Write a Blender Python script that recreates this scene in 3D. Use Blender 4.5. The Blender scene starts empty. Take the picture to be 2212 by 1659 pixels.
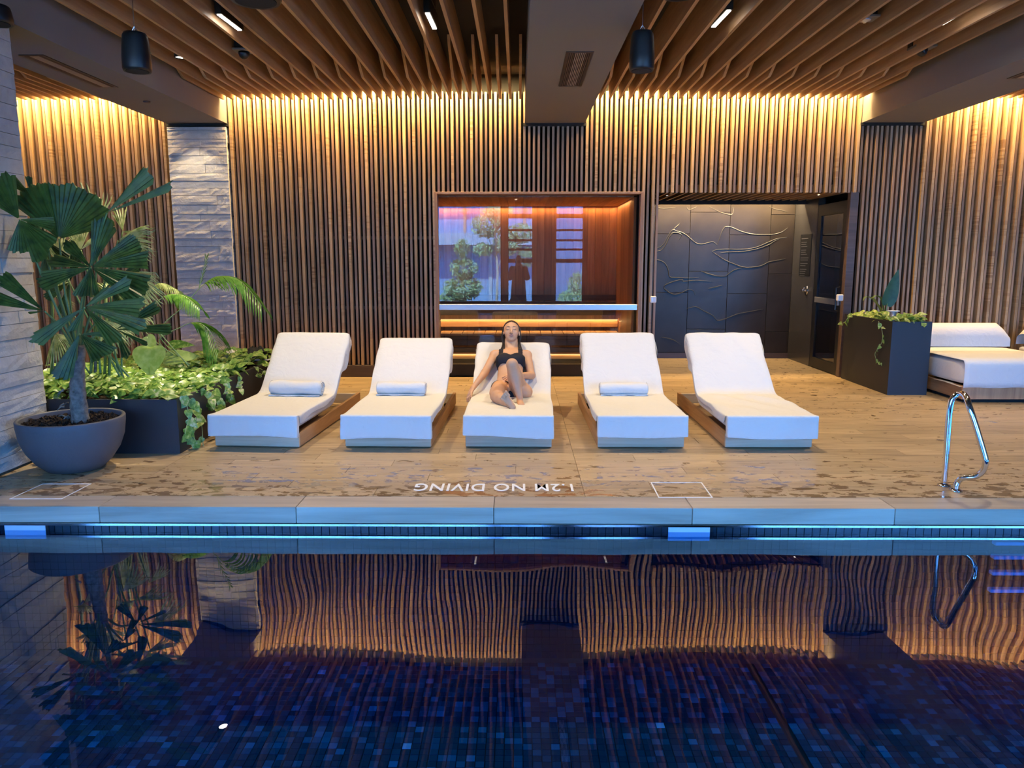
import bpy, math, random
import numpy as np
from mathutils import Vector, Matrix, Euler
from mathutils.bvhtree import BVHTree

R = math.radians
PI = math.pi
random.seed(7)
rng = np.random.default_rng(7)
sc = bpy.context.scene
COL = sc.collection

# ------------------------------------------------------------------ camera
F_PX, CX, CY = 1661.0, 1106.0, 829.5
PITCH, YAW = 9.15, 0.48
cam_d = bpy.data.cameras.new('camera')
cam = bpy.data.objects.new('camera', cam_d)
COL.objects.link(cam)
cam.location = (0, 0, 1.6)
cam.rotation_euler = (R(90 - PITCH), 0, R(YAW))
cam_d.sensor_width = 36.0
cam_d.lens = F_PX / 2212 * 36.0
cam_d.clip_start = 0.05
cam_d.clip_end = 200
sc.camera = cam

# ------------------------------------------------------------------ exposure, world, big lights
sc.view_settings.view_transform = 'Standard'
sc.view_settings.look = 'None'
sc.view_settings.gamma = 1.0
sc.view_settings.use_curve_mapping = False
sc.view_settings.exposure = 0.35
try:
    sc.cycles.use_denoising = True
    sc.cycles.max_bounces = 7
    sc.cycles.transparent_max_bounces = 24
    sc.cycles.caustics_reflective = False
    sc.cycles.caustics_refractive = False
    sc.cycles.sample_clamp_indirect = 4.0
except Exception:
    pass

SKY = 29.0
w = bpy.data.worlds.new('sky')
sc.world = w
w.use_nodes = True
nt = w.node_tree
nt.nodes.clear()
_o = nt.nodes.new('ShaderNodeOutputWorld')
_b = nt.nodes.new('ShaderNodeBackground')
_c = nt.nodes.new('ShaderNodeTexCoord')
_s = nt.nodes.new('ShaderNodeSeparateXYZ')
_r = nt.nodes.new('ShaderNodeValToRGB')
_r.color_ramp.elements[0].position = 0.0
_r.color_ramp.elements[0].color = (0.10, 0.37, 1.0, 1)
_r.color_ramp.elements[1].position = 0.8
_r.color_ramp.elements[1].color = (0.06, 0.24, 0.90, 1)
nt.links.new(_c.outputs['Generated'], _s.inputs[0])
nt.links.new(_s.outputs['Z'], _r.inputs[0])
nt.links.new(_r.outputs[0], _b.inputs['Color'])
_b.inputs['Strength'].default_value = SKY
nt.links.new(_b.outputs[0], _o.inputs[0])


def lamp(kind, name, loc, energy, color, rot=(0, 0, 0), **kw):
    d = bpy.data.lights.new(name, kind)
    d.energy = energy
    d.color = color
    for k, v in kw.items():
        if k == 'portal':
            d.cycles.is_portal = True
        else:
            setattr(d, k, v)
    o = bpy.data.objects.new(name, d)
    COL.objects.link(o)
    o.location = loc
    o.rotation_euler = rot
    return o


# sun outdoors, high over the roof, shining on the garden behind the camera
lamp('SUN', 'sun', (0, -20, 20), 210.0, (0.70, 0.88, 1.0), (R(-33), 0, R(20)), angle=0.01)

# window portals (daylight enters through the glazed pool front)
WY = -2.6
PORTALS = [(-7.2, -0.5), (-0.36, 0.46), (1.1, 2.0), (3.95, 8.8)]
for a, b in PORTALS:
    lamp('AREA', 'daylight_portal', ((a + b) / 2, WY + 0.12, 1.8), 1.0, (1, 1, 1), (R(90), 0, 0),
         shape='RECTANGLE', size=b - a, size_y=3.1, portal=True)

WARM = (1.0, 0.66, 0.27)
WALLY = 10.56
BAYS = [(-6.9, -4.72), (-3.83, 0.06), (0.89, 4.48), (5.32, 8.3)]
for a, b in BAYS:      # LED cove above the slat wall
    lamp('AREA', 'cove_led', ((a + b) / 2, 10.37, 3.80), 44.0 * (b - a), WARM, (R(33), 0, 0),
         shape='RECTANGLE', size=b - a, size_y=0.04)


# ------------------------------------------------------------------ pixel helpers
_RM = Euler((R(90 - PITCH), 0, R(YAW))).to_matrix()


def ray(x, y):
    return _RM @ Vector(((x - CX) / F_PX, -(y - CY) / F_PX, -1.0))


def P(x, y, Y=None, Z=None, X=None):
    d = ray(x, y)
    o = Vector((0, 0, 1.6))
    if Y is not None:
        t = Y / d.y
    elif Z is not None:
        t = (Z - 1.6) / d.z
    else:
        t = X / d.x
    return o + d * t


# ------------------------------------------------------------------ materials
def new_mat(name):
    m = bpy.data.materials.new(name)
    m.use_nodes = True
    n = m.node_tree.nodes
    n.clear()
    out = n.new('ShaderNodeOutputMaterial')
    return m, m.node_tree, out


def node(t, kind, **kw):
    n = t.nodes.new(kind)
    for k, v in kw.items():
        if k in n.inputs:
            n.inputs[k].default_value = v
        else:
            setattr(n, k, v)
    return n


def pbsdf(t, out, color=(0.5, 0.5, 0.5), rough=0.5, metal=0.0, spec=0.5):
    p = t.nodes.new('ShaderNodeBsdfPrincipled')
    if color is not None:
        p.inputs['Base Color'].default_value = (*color, 1)
    p.inputs['Roughness'].default_value = rough
    p.inputs['Metallic'].default_value = metal
    p.inputs['Specular IOR Level'].default_value = spec
    t.links.new(p.outputs[0], out.inputs[0])
    return p


def plain(name, color, rough=0.5, metal=0.0, spec=0.5, bump=0.0, bscale=60, var=0.0, vscale=8):
    m, t, out = new_mat(name)
    p = pbsdf(t, out, color, rough, metal, spec)
    tc = t.nodes.new('ShaderNodeTexCoord')
    if var:
        nz = node(t, 'ShaderNodeTexNoise', Scale=vscale, Detail=5.0)
        t.links.new(tc.outputs['Object'], nz.inputs['Vector'])
        cr = t.nodes.new('ShaderNodeValToRGB')
        cr.color_ramp.elements[0].position = 0.3
        cr.color_ramp.elements[1].position = 0.7
        cr.color_ramp.elements[0].color = (*[c * (1 - var) for c in color], 1)
        cr.color_ramp.elements[1].color = (*[min(1, c * (1 + var)) for c in color], 1)
        t.links.new(nz.outputs[0], cr.inputs[0])
        t.links.new(cr.outputs[0], p.inputs['Base Color'])
    if bump:
        nb = node(t, 'ShaderNodeTexNoise', Scale=bscale, Detail=4.0)
        t.links.new(tc.outputs['Object'], nb.inputs['Vector'])
        bp = node(t, 'ShaderNodeBump', Strength=bump, Distance=0.01)
        t.links.new(nb.outputs[0], bp.inputs['Height'])
        t.links.new(bp.outputs[0], p.inputs['Normal'])
    return m


def emit(name, color, s):
    m, t, out = new_mat(name)
    e = node(t, 'ShaderNodeEmission', Strength=s)
    e.inputs['Color'].default_value = (*color, 1)
    t.links.new(e.outputs[0], out.inputs[0])
    return m


def wood(name, c0, c1, axis='Z', rough=0.5, objvar=0.25, grain=18.0, bump=0.15, finger=False, hue=None):
    """procedural timber: stretched grain along one axis, each piece its own tone"""
    m, t, out = new_mat(name)
    p = pbsdf(t, out, c0, rough)
    L = t.links
    tc = t.nodes.new('ShaderNodeTexCoord')
    oi = t.nodes.new('ShaderNodeObjectInfo')
    add = node(t, 'ShaderNodeVectorMath', operation='MULTIPLY_ADD')
    comb = t.nodes.new('ShaderNodeCombineXYZ')
    L.new(oi.outputs['Random'], comb.inputs[0])
    L.new(oi.outputs['Random'], comb.inputs[1])
    L.new(oi.outputs['Random'], comb.inputs[2])
    L.new(comb.outputs[0], add.inputs[0])
    add.inputs[1].default_value = (37, 53, 71)
    L.new(tc.outputs['Object'], add.inputs[2])
    mp = t.nodes.new('ShaderNodeMapping')
    s = {'X': (0.06, 1, 1), 'Y': (1, 0.06, 1), 'Z': (1, 1, 0.06)}[axis]
    mp.inputs['Scale'].default_value = s
    L.new(add.outputs[0], mp.inputs['Vector'])
    nz = node(t, 'ShaderNodeTexNoise', Scale=grain, Detail=6.0, Roughness=0.6, Distortion=0.6)
    L.new(mp.outputs[0], nz.inputs['Vector'])
    cr = t.nodes.new('ShaderNodeValToRGB')
    cr.color_ramp.elements[0].position = 0.32
    cr.color_ramp.elements[1].position = 0.68
    cr.color_ramp.elements[0].color = (*c0, 1)
    cr.color_ramp.elements[1].color = (*c1, 1)
    L.new(nz.outputs[0], cr.inputs[0])
    mr = t.nodes.new('ShaderNodeMapRange')
    mr.inputs['To Min'].default_value = 1 - objvar
    mr.inputs['To Max'].default_value = 1 + objvar
    L.new(oi.outputs['Random'], mr.inputs['Value'])
    mul = node(t, 'ShaderNodeVectorMath', operation='SCALE')
    L.new(cr.outputs[0], mul.inputs[0])
    L.new(mr.outputs[0], mul.inputs['Scale'])
    last = mul.outputs[0]
    if finger:   # end-grain ladder pattern of the laminated slats
        wv = node(t, 'ShaderNodeTexNoise', Scale=1.0, Detail=2.0)
        mp2 = t.nodes.new('ShaderNodeMapping')
        mp2.inputs['Scale'].default_value = (0.5, 0.5, 30)
        L.new(add.outputs[0], mp2.inputs['Vector'])
        L.new(mp2.outputs[0], wv.inputs['Vector'])
        c2 = t.nodes.new('ShaderNodeValToRGB')
        c2.color_ramp.elements[0].position = 0.47
        c2.color_ramp.elements[0].color = (0.62, 0.55, 0.50, 1)
        c2.color_ramp.elements[1].position = 0.50
        c2.color_ramp.elements[1].color = (1, 1, 1, 1)
        L.new(wv.outputs[0], c2.inputs[0])
        big = node(t, 'ShaderNodeTexNoise', Scale=1.3, Detail=1.0)
        L.new(add.outputs[0], big.inputs['Vector'])
        c3 = t.nodes.new('ShaderNodeValToRGB')
        c3.color_ramp.elements[0].position = 0.52
        c3.color_ramp.elements[0].color = (0.04, 0.04, 0.04, 1)
        c3.color_ramp.elements[1].position = 0.68
        L.new(big.outputs[0], c3.inputs[0])
        mx = t.nodes.new('ShaderNodeMix')
        mx.data_type = 'RGBA'
        mx.blend_type = 'MULTIPLY'
        L.new(c3.outputs[0], mx.inputs[0])
        L.new(last, mx.inputs[6])
        L.new(c2.outputs[0], mx.inputs[7])
        last = mx.outputs[2]
    L.new(last, p.inputs['Base Color'])
    if bump:
        bp = node(t, 'ShaderNodeBump', Strength=bump, Distance=0.004)
        L.new(nz.outputs[0], bp.inputs['Height'])
        L.new(bp.outputs[0], p.inputs['Normal'])
    return m


def schlick(t, f0, normal=None, power=4.6):
    """reflectance of a clear surface, the same from both sides"""
    lw = node(t, 'ShaderNodeLayerWeight', Blend=0.5)
    if normal:
        t.links.new(normal, lw.inputs['Normal'])
    pw = node(t, 'ShaderNodeMath', operation='POWER')
    pw.inputs[1].default_value = power
    t.links.new(lw.outputs['Facing'], pw.inputs[0])
    ma = node(t, 'ShaderNodeMath', operation='MULTIPLY_ADD')
    ma.inputs[1].default_value = 1 - f0
    ma.inputs[2].default_value = f0
    ma.use_clamp = True
    t.links.new(pw.outputs[0], ma.inputs[0])
    return ma.outputs[0]


def clear_glass(name, tint=(0.93, 0.96, 0.96), f0=0.08, rough=0.0):
    m, t, out = new_mat(name)
    tr = t.nodes.new('ShaderNodeBsdfTransparent')
    tr.inputs[0].default_value = (*tint, 1)
    gl = node(t, 'ShaderNodeBsdfGlossy', Roughness=rough)
    mx = t.nodes.new('ShaderNodeMixShader')
    t.links.new(schlick(t, f0), mx.inputs[0])
    t.links.new(tr.outputs[0], mx.inputs[1])
    t.links.new(gl.outputs[0], mx.inputs[2])
    t.links.new(mx.outputs[0], out.inputs[0])
    return m


def water_mat():
    m, t, out = new_mat('water')
    L = t.links
    tc = t.nodes.new('ShaderNodeTexCoord')
    n1 = node(t, 'ShaderNodeTexNoise', Scale=1.15, Detail=1.0, Roughness=0.35)
    n2 = node(t, 'ShaderNodeTexNoise', Scale=5.0, Detail=1.0)
    mp = t.nodes.new('ShaderNodeMapping')
    mp.inputs['Scale'].default_value = (1.0, 0.55, 1.0)
    L.new(tc.outputs['Object'], mp.inputs['Vector'])
    L.new(mp.outputs[0], n1.inputs['Vector'])
    L.new(mp.outputs[0], n2.inputs['Vector'])
    b1 = node(t, 'ShaderNodeBump', Strength=0.5, Distance=0.032)
    b2 = node(t, 'ShaderNodeBump', Strength=0.5, Distance=0.0005)
    L.new(n1.outputs[0], b1.inputs['Height'])
    L.new(n2.outputs[0], b2.inputs['Height'])
    L.new(b1.outputs[0], b2.inputs['Normal'])
    tr = t.nodes.new('ShaderNodeBsdfTransparent')
    tr.inputs[0].default_value = (0.18, 0.56, 0.88, 1)
    gl = node(t, 'ShaderNodeBsdfGlossy', Roughness=0.0)
    L.new(b2.outputs[0], gl.inputs['Normal'])
    mx = t.nodes.new('ShaderNodeMixShader')
    L.new(schlick(t, 0.02, b2.outputs[0], 3.0), mx.inputs[0])
    L.new(tr.outputs[0], mx.inputs[1])
    L.new(gl.outputs[0], mx.inputs[2])
    L.new(mx.outputs[0], out.inputs[0])
    return m


def floor_mat():
    m, t, out = new_mat('timber_look_tile')
    L = t.links
    p = pbsdf(t, out, (0.4, 0.27, 0.15), 0.4)
    oi = t.nodes.new('ShaderNodeObjectInfo')
    geo = t.nodes.new('ShaderNodeNewGeometry')
    comb = t.nodes.new('ShaderNodeCombineXYZ')
    L.new(oi.outputs['Random'], comb.inputs[1])
    L.new(oi.outputs['Random'], comb.inputs[0])
    add = node(t, 'ShaderNodeVectorMath', operation='MULTIPLY_ADD')
    L.new(comb.outputs[0], add.inputs[0])
    add.inputs[1].default_value = (31, 17, 0)
    L.new(geo.outputs['Position'], add.inputs[2])
    mp = t.nodes.new('ShaderNodeMapping')
    mp.inputs['Scale'].default_value = (0.09, 1, 1)
    L.new(add.outputs[0], mp.inputs['Vector'])
    nz = node(t, 'ShaderNodeTexNoise', Scale=22.0, Detail=7.0, Roughness=0.62, Distortion=1.0)
    L.new(mp.outputs[0], nz.inputs['Vector'])
    cr = t.nodes.new('ShaderNodeValToRGB')
    e = cr.color_ramp.elements
    e[0].position = 0.28
    e[0].color = (0.24, 0.155, 0.075, 1)
    e[1].position = 0.72
    e[1].color = (0.56, 0.41, 0.23, 1)
    x = e.new(0.47)
    x.color = (0.45, 0.315, 0.165, 1)
    L.new(nz.outputs[0], cr.inputs[0])
    mr = t.nodes.new('ShaderNodeMapRange')
    mr.inputs['To Min'].default_value = 0.86
    mr.inputs['To Max'].default_value = 1.12
    L.new(oi.outputs['Random'], mr.inputs['Value'])
    sc_ = node(t, 'ShaderNodeVectorMath', operation='SCALE')
    L.new(cr.outputs[0], sc_.inputs[0])
    L.new(mr.outputs[0], sc_.inputs['Scale'])
    # puddles: splashed water along the pool edge and by the alcove
    wp = t.nodes.new('ShaderNodeMapping')
    wp.inputs['Scale'].default_value = (0.8, 1.5, 1)
    L.new(geo.outputs['Position'], wp.inputs['Vector'])
    wn = node(t, 'ShaderNodeTexNoise', Scale=9.0, Detail=5.0, Roughness=0.6, Distortion=0.5)
    L.new(wp.outputs[0], wn.inputs['Vector'])
    sx = t.nodes.new('ShaderNodeSeparateXYZ')
    L.new(geo.outputs['Position'], sx.inputs[0])
    ymr = t.nodes.new('ShaderNodeMapRange')     # wetter close to the pool
    ymr.inputs['From Min'].default_value = 4.84
    ymr.inputs['From Max'].default_value = 6.3
    ymr.inputs['To Min'].default_value = 0.475
    ymr.inputs['To Max'].default_value = 0.66
    L.new(sx.outputs['Y'], ymr.inputs['Value'])
    xmr = t.nodes.new('ShaderNodeMapRange')
    xmr.inputs['From Min'].default_value = 2.2
    xmr.inputs['From Max'].default_value = 3.4
    xmr.inputs['To Min'].default_value = 0.0
    xmr.inputs['To Max'].default_value = 0.05
    L.new(sx.outputs['X'], xmr.inputs['Value'])
    y2 = t.nodes.new('ShaderNodeMapRange')
    y2.inputs['From Min'].default_value = 7.2
    y2.inputs['From Max'].default_value = 8.2
    y2.inputs['To Min'].default_value = 0.0
    y2.inputs['To Max'].default_value = 1.0
    L.new(sx.outputs['Y'], y2.inputs['Value'])
    xm = node(t, 'ShaderNodeMath', operation='MULTIPLY')
    L.new(xmr.outputs[0], xm.inputs[0])
    L.new(y2.outputs[0], xm.inputs[1])
    thr = node(t, 'ShaderNodeMath', operation='SUBTRACT')
    L.new(ymr.outputs[0], thr.inputs[0])
    L.new(xm.outputs[0], thr.inputs[1])
    df = node(t, 'ShaderNodeMath', operation='SUBTRACT')
    L.new(wn.outputs[0], df.inputs[0])
    L.new(thr.outputs[0], df.inputs[1])
    wet = t.nodes.new('ShaderNodeMapRange')
    wet.inputs['From Min'].default_value = 0.0
    wet.inputs['From Max'].default_value = 0.012
    L.new(df.outputs[0], wet.inputs['Value'])
    mx = t.nodes.new('ShaderNodeMix')
    mx.data_type = 'RGBA'
    mx.blend_type = 'MULTIPLY'
    L.new(wet.outputs[0], mx.inputs[0])
    L.new(sc_.outputs[0], mx.inputs[6])
    mx.inputs[7].default_value = (0.56, 0.50, 0.46, 1)
    L.new(mx.outputs[2], p.inputs['Base Color'])
    rr = t.nodes.new('ShaderNodeMapRange')
    rr.inputs['To Min'].default_value = 0.42
    rr.inputs['To Max'].default_value = 0.06
    L.new(wet.outputs[0], rr.inputs['Value'])
    L.new(rr.outputs[0], p.inputs['Roughness'])
    bp = node(t, 'ShaderNodeBump', Strength=0.10, Distance=0.003)
    L.new(nz.outputs[0], bp.inputs['Height'])
    L.new(bp.outputs[0], p.inputs['Normal'])
    return m


def towel_mat(name='white_terry', color=(0.73, 0.69, 0.61)):
    m, t, out = new_mat(name)
    p = pbsdf(t, out, color, 0.95, 0, 0.1)
    tc = t.nodes.new('ShaderNodeTexCoord')
    n1 = node(t, 'ShaderNodeTexNoise', Scale=350.0, Detail=2.0)
    n2 = node(t, 'ShaderNodeTexNoise', Scale=9.0, Detail=3.0, Distortion=1.5)
    for n_ in (n1, n2):
        t.links.new(tc.outputs['Object'], n_.inputs['Vector'])
    b1 = node(t, 'ShaderNodeBump', Strength=0.25, Distance=0.002)
    b2 = node(t, 'ShaderNodeBump', Strength=0.35, Distance=0.02)
    t.links.new(n1.outputs[0], b1.inputs['Height'])
    t.links.new(n2.outputs[0], b2.inputs['Height'])
    t.links.new(b1.outputs[0], b2.inputs['Normal'])
    t.links.new(b2.outputs[0], p.inputs['Normal'])
    return m


def leaf_mat(name, c0, c1, rough=0.35, cream=0.0, scale=30.0, trans=0.25):
    m, t, out = new_mat(name)
    p = t.nodes.new('ShaderNodeBsdfPrincipled')
    p.inputs['Roughness'].default_value = rough
    L = t.links
    tc = t.nodes.new('ShaderNodeTexCoord')
    oi = t.nodes.new('ShaderNodeObjectInfo')
    geo = t.nodes.new('ShaderNodeNewGeometry')
    nz = node(t, 'ShaderNodeTexNoise', Scale=scale, Detail=3.0)
    L.new(geo.outputs['Position'], nz.inputs['Vector'])
    ad = node(t, 'ShaderNodeMath', operation='MULTIPLY_ADD')
    L.new(oi.outputs['Random'], ad.inputs[0])
    ad.inputs[1].default_value = 0.18
    L.new(nz.outputs[0], ad.inputs[2])
    cr = t.nodes.new('ShaderNodeValToRGB')
    e = cr.color_ramp.elements
    e[0].position = 0.42
    e[0].color = (*c0, 1)
    e[1].position = 0.66
    e[1].color = (*c1, 1)
    if cream:
        x = e.new(0.74)
        x.color = (0.62, 0.62, 0.28, 1)
    L.new(ad.outputs[0], cr.inputs[0])
    L.new(cr.outputs[0], p.inputs['Base Color'])
    tl = t.nodes.new('ShaderNodeBsdfTranslucent')
    L.new(cr.outputs[0], tl.inputs[0])
    mx = t.nodes.new('ShaderNodeMixShader')
    mx.inputs[0].default_value = trans
    L.new(p.outputs[0], mx.inputs[1])
    L.new(tl.outputs[0], mx.inputs[2])
    L.new(mx.outputs[0], out.inputs[0])
    return m


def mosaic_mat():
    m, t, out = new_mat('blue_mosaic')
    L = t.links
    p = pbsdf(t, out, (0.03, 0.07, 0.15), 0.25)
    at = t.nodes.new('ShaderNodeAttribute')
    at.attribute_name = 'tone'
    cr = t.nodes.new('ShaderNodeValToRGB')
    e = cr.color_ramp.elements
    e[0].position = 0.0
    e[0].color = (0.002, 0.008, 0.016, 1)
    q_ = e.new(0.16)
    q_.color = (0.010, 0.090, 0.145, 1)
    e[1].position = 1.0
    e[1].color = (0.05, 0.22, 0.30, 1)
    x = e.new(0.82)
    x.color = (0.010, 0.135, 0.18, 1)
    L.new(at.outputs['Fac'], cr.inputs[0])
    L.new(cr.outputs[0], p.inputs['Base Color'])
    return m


M = dict(
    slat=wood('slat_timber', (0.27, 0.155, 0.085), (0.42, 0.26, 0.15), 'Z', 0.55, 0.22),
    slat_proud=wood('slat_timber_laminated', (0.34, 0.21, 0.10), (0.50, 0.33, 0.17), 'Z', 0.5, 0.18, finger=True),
    batten=wood('ceiling_timber', (0.34, 0.19, 0.09), (0.50, 0.31, 0.16), 'Y', 0.5, 0.15),
    sauna=wood('cedar', (0.36, 0.16, 0.07), (0.55, 0.28, 0.13), 'Z', 0.5, 0.22),
    sauna_y=wood('cedar_ceiling', (0.36, 0.16, 0.07), (0.55, 0.28, 0.13), 'Y', 0.5, 0.25),
    bench=wood('cedar_bench', (0.45, 0.24, 0.11), (0.65, 0.40, 0.2), 'X', 0.5, 0.12),
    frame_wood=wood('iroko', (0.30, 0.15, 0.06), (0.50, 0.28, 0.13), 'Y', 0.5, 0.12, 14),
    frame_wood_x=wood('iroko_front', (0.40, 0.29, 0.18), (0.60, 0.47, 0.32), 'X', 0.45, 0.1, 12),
    skirting=wood('dark_skirting', (0.07, 0.045, 0.035), (0.13, 0.08, 0.06), 'X', 0.5, 0.1),
    trim_wood=wood('frame_timber', (0.27, 0.14, 0.07), (0.42, 0.24, 0.12), 'Z', 0.5, 0.1),
    floor=floor_mat(),
    coping=wood('coping_tile', (0.36, 0.29, 0.21), (0.58, 0.49, 0.37), 'X', 0.4, 0.12, 10, 0.1),
    grout=plain('grout', (0.10, 0.08, 0.06), 0.9),
    black=plain('black_backing', (0.008, 0.008, 0.008), 0.9),
    blackmetal=plain('black_powder_coat', (0.007, 0.007, 0.008), 0.4, 0, 0.5, 0.1, 400),
    planter=plain('dark_planter_finish', (0.016, 0.017, 0.021), 0.50, 0, 0.5, 0.15, 300),
    soffit=plain('taupe_plaster', (0.19, 0.175, 0.165), 0.8, 0, 0.3, 0.05, 200),
    ceiling=plain('dark_ceiling', (0.035, 0.030, 0.026), 0.9),
    stone=plain('grey_stone', (0.50, 0.48, 0.45), 0.8, 0, 0.3, 0.5, 45, 0.08, 14),
    tile=plain('slate_tile', (0.042, 0.033, 0.025), 0.28, 0, 0.16, 0.08, 8, 0.2, 3),
    relief_highlight=plain('slate_relief_highlight', (0.062, 0.055, 0.046), 0.35),  # same slate as the tile, lightened to paint highlights on the raised lines
    darkpanel=plain('dark_wall_panel', (0.045, 0.042, 0.040), 0.25, 0, 0.5, 0, 8, 0.15, 3),
    steel=plain('stainless_steel', (0.80, 0.80, 0.82), 0.10, 1.0),
    brushed=plain('brushed_steel', (0.62, 0.61, 0.60), 0.38, 0.9),
    whiteplastic=plain('white_plastic', (0.75, 0.75, 0.73), 0.35),
    whitepaint=plain('white_marking', (0.93, 0.93, 0.91), 0.6),
    bluestrip=plain('white_enamel', (0.62, 0.70, 0.80), 0.3),
    water=water_mat(),
    glass=clear_glass('sauna_glass', (0.84, 0.86, 0.84), 0.065),
    winglass=clear_glass('window_glass', (0.94, 0.96, 0.95), 0.05),
    doorglass=clear_glass('door_glass', (0.5, 0.5, 0.5), 0.12, 0.02),
    terry=towel_mat(),
    linen=towel_mat('cream_linen', (0.72, 0.69, 0.64)),
    mattress=plain('cream_vinyl', (0.70, 0.67, 0.60), 0.6, 0, 0.3, 0.1, 200),
    pot=plain('grey_concrete_pot', (0.105, 0.105, 0.115), 0.6, 0, 0.4, 0.15, 60, 0.06, 6),
    soil=plain('bark_mulch', (0.035, 0.022, 0.014), 0.95, 0, 0.2, 1.0, 90, 0.5, 60),
    fan=leaf_mat('fan_palm_leaf', (0.030, 0.058, 0.008), (0.085, 0.130, 0.018), 0.5, 0, 14, 0.12),
    fan2=leaf_mat('pale_palm_leaf', (0.22, 0.30, 0.07), (0.52, 0.56, 0.24), 0.4, 0, 20, 0.3),
    kentia=leaf_mat('kentia_leaf', (0.06, 0.20, 0.025), (0.17, 0.36, 0.06), 0.35, 0, 20, 0.3),
    pothos=leaf_mat('pothos_leaf', (0.09, 0.22, 0.03), (0.34, 0.48, 0.10), 0.35, 1, 35, 0.25),
    bigleaf=leaf_mat('philodendron_leaf', (0.33, 0.46, 0.09), (0.50, 0.60, 0.18), 0.4, 0, 18, 0.3),
    darkleaf=leaf_mat('rubber_leaf', (0.012, 0.05, 0.02), (0.03, 0.09, 0.035), 0.55, 0, 14, 0.05),
    treeleaf=leaf_mat('tree_leaf', (0.10, 0.17, 0.07), (0.33, 0.42, 0.24), 0.4, 0, 3, 0.2),
    stem=plain('green_stem', (0.14, 0.22, 0.07), 0.5),
    vine=plain('pale_vine', (0.32, 0.40, 0.16), 0.5),
    trunk=plain('palm_trunk', (0.20, 0.17, 0.14), 0.85, 0, 0.2, 0.7, 60, 0.4, 30),
    bark=plain('pale_bark', (0.42, 0.38, 0.32), 0.85),
    skin=plain('skin', (0.64, 0.34, 0.18), 0.5, 0, 0.35, 0.04, 120, 0.05, 14),
    lip=plain('lip', (0.36, 0.135, 0.12), 0.4),
    brow=plain('brow', (0.07, 0.035, 0.025), 0.8),
    nail=plain('nail', (0.62, 0.42, 0.36), 0.3),
    hair=plain('wet_dark_hair', (0.014, 0.008, 0.006), 0.28, 0, 0.6, 0.5, 90),
    bikini=plain('black_fabric', (0.012, 0.012, 0.018), 0.75, 0, 0.3, 0.2, 300),
    robe=plain('dark_robe', (0.05, 0.045, 0.04), 0.9),
    mosaic=mosaic_mat(),
    led=emit('warm_led', (1.0, 0.60, 0.24), 1.6),
    led_white=emit('white_lamp', (1.0, 0.93, 0.82), 16.0),
    cladding=plain('facade_render', (0.55, 0.56, 0.60), 0.8),
    facade_dark=plain('facade_glass', (0.16, 0.25, 0.40), 0.3),
    facade_blue=plain('blue_grey_render', (0.05, 0.085, 0.20), 0.8),
    facade_brick=plain('facade_brick', (0.45, 0.22, 0.14), 0.8),
    mull=plain('window_frame_timber', (0.05, 0.03, 0.02), 0.6),
    paving=plain('garden_paving', (0.07, 0.075, 0.07), 0.9),
    blackcloth=plain('black_cloth', (0.01, 0.01, 0.012), 0.9),
    beigecloth=plain('beige_cloth', (0.55, 0.48, 0.36), 0.9, 0, 0.2, 0.4, 40),
)


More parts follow.
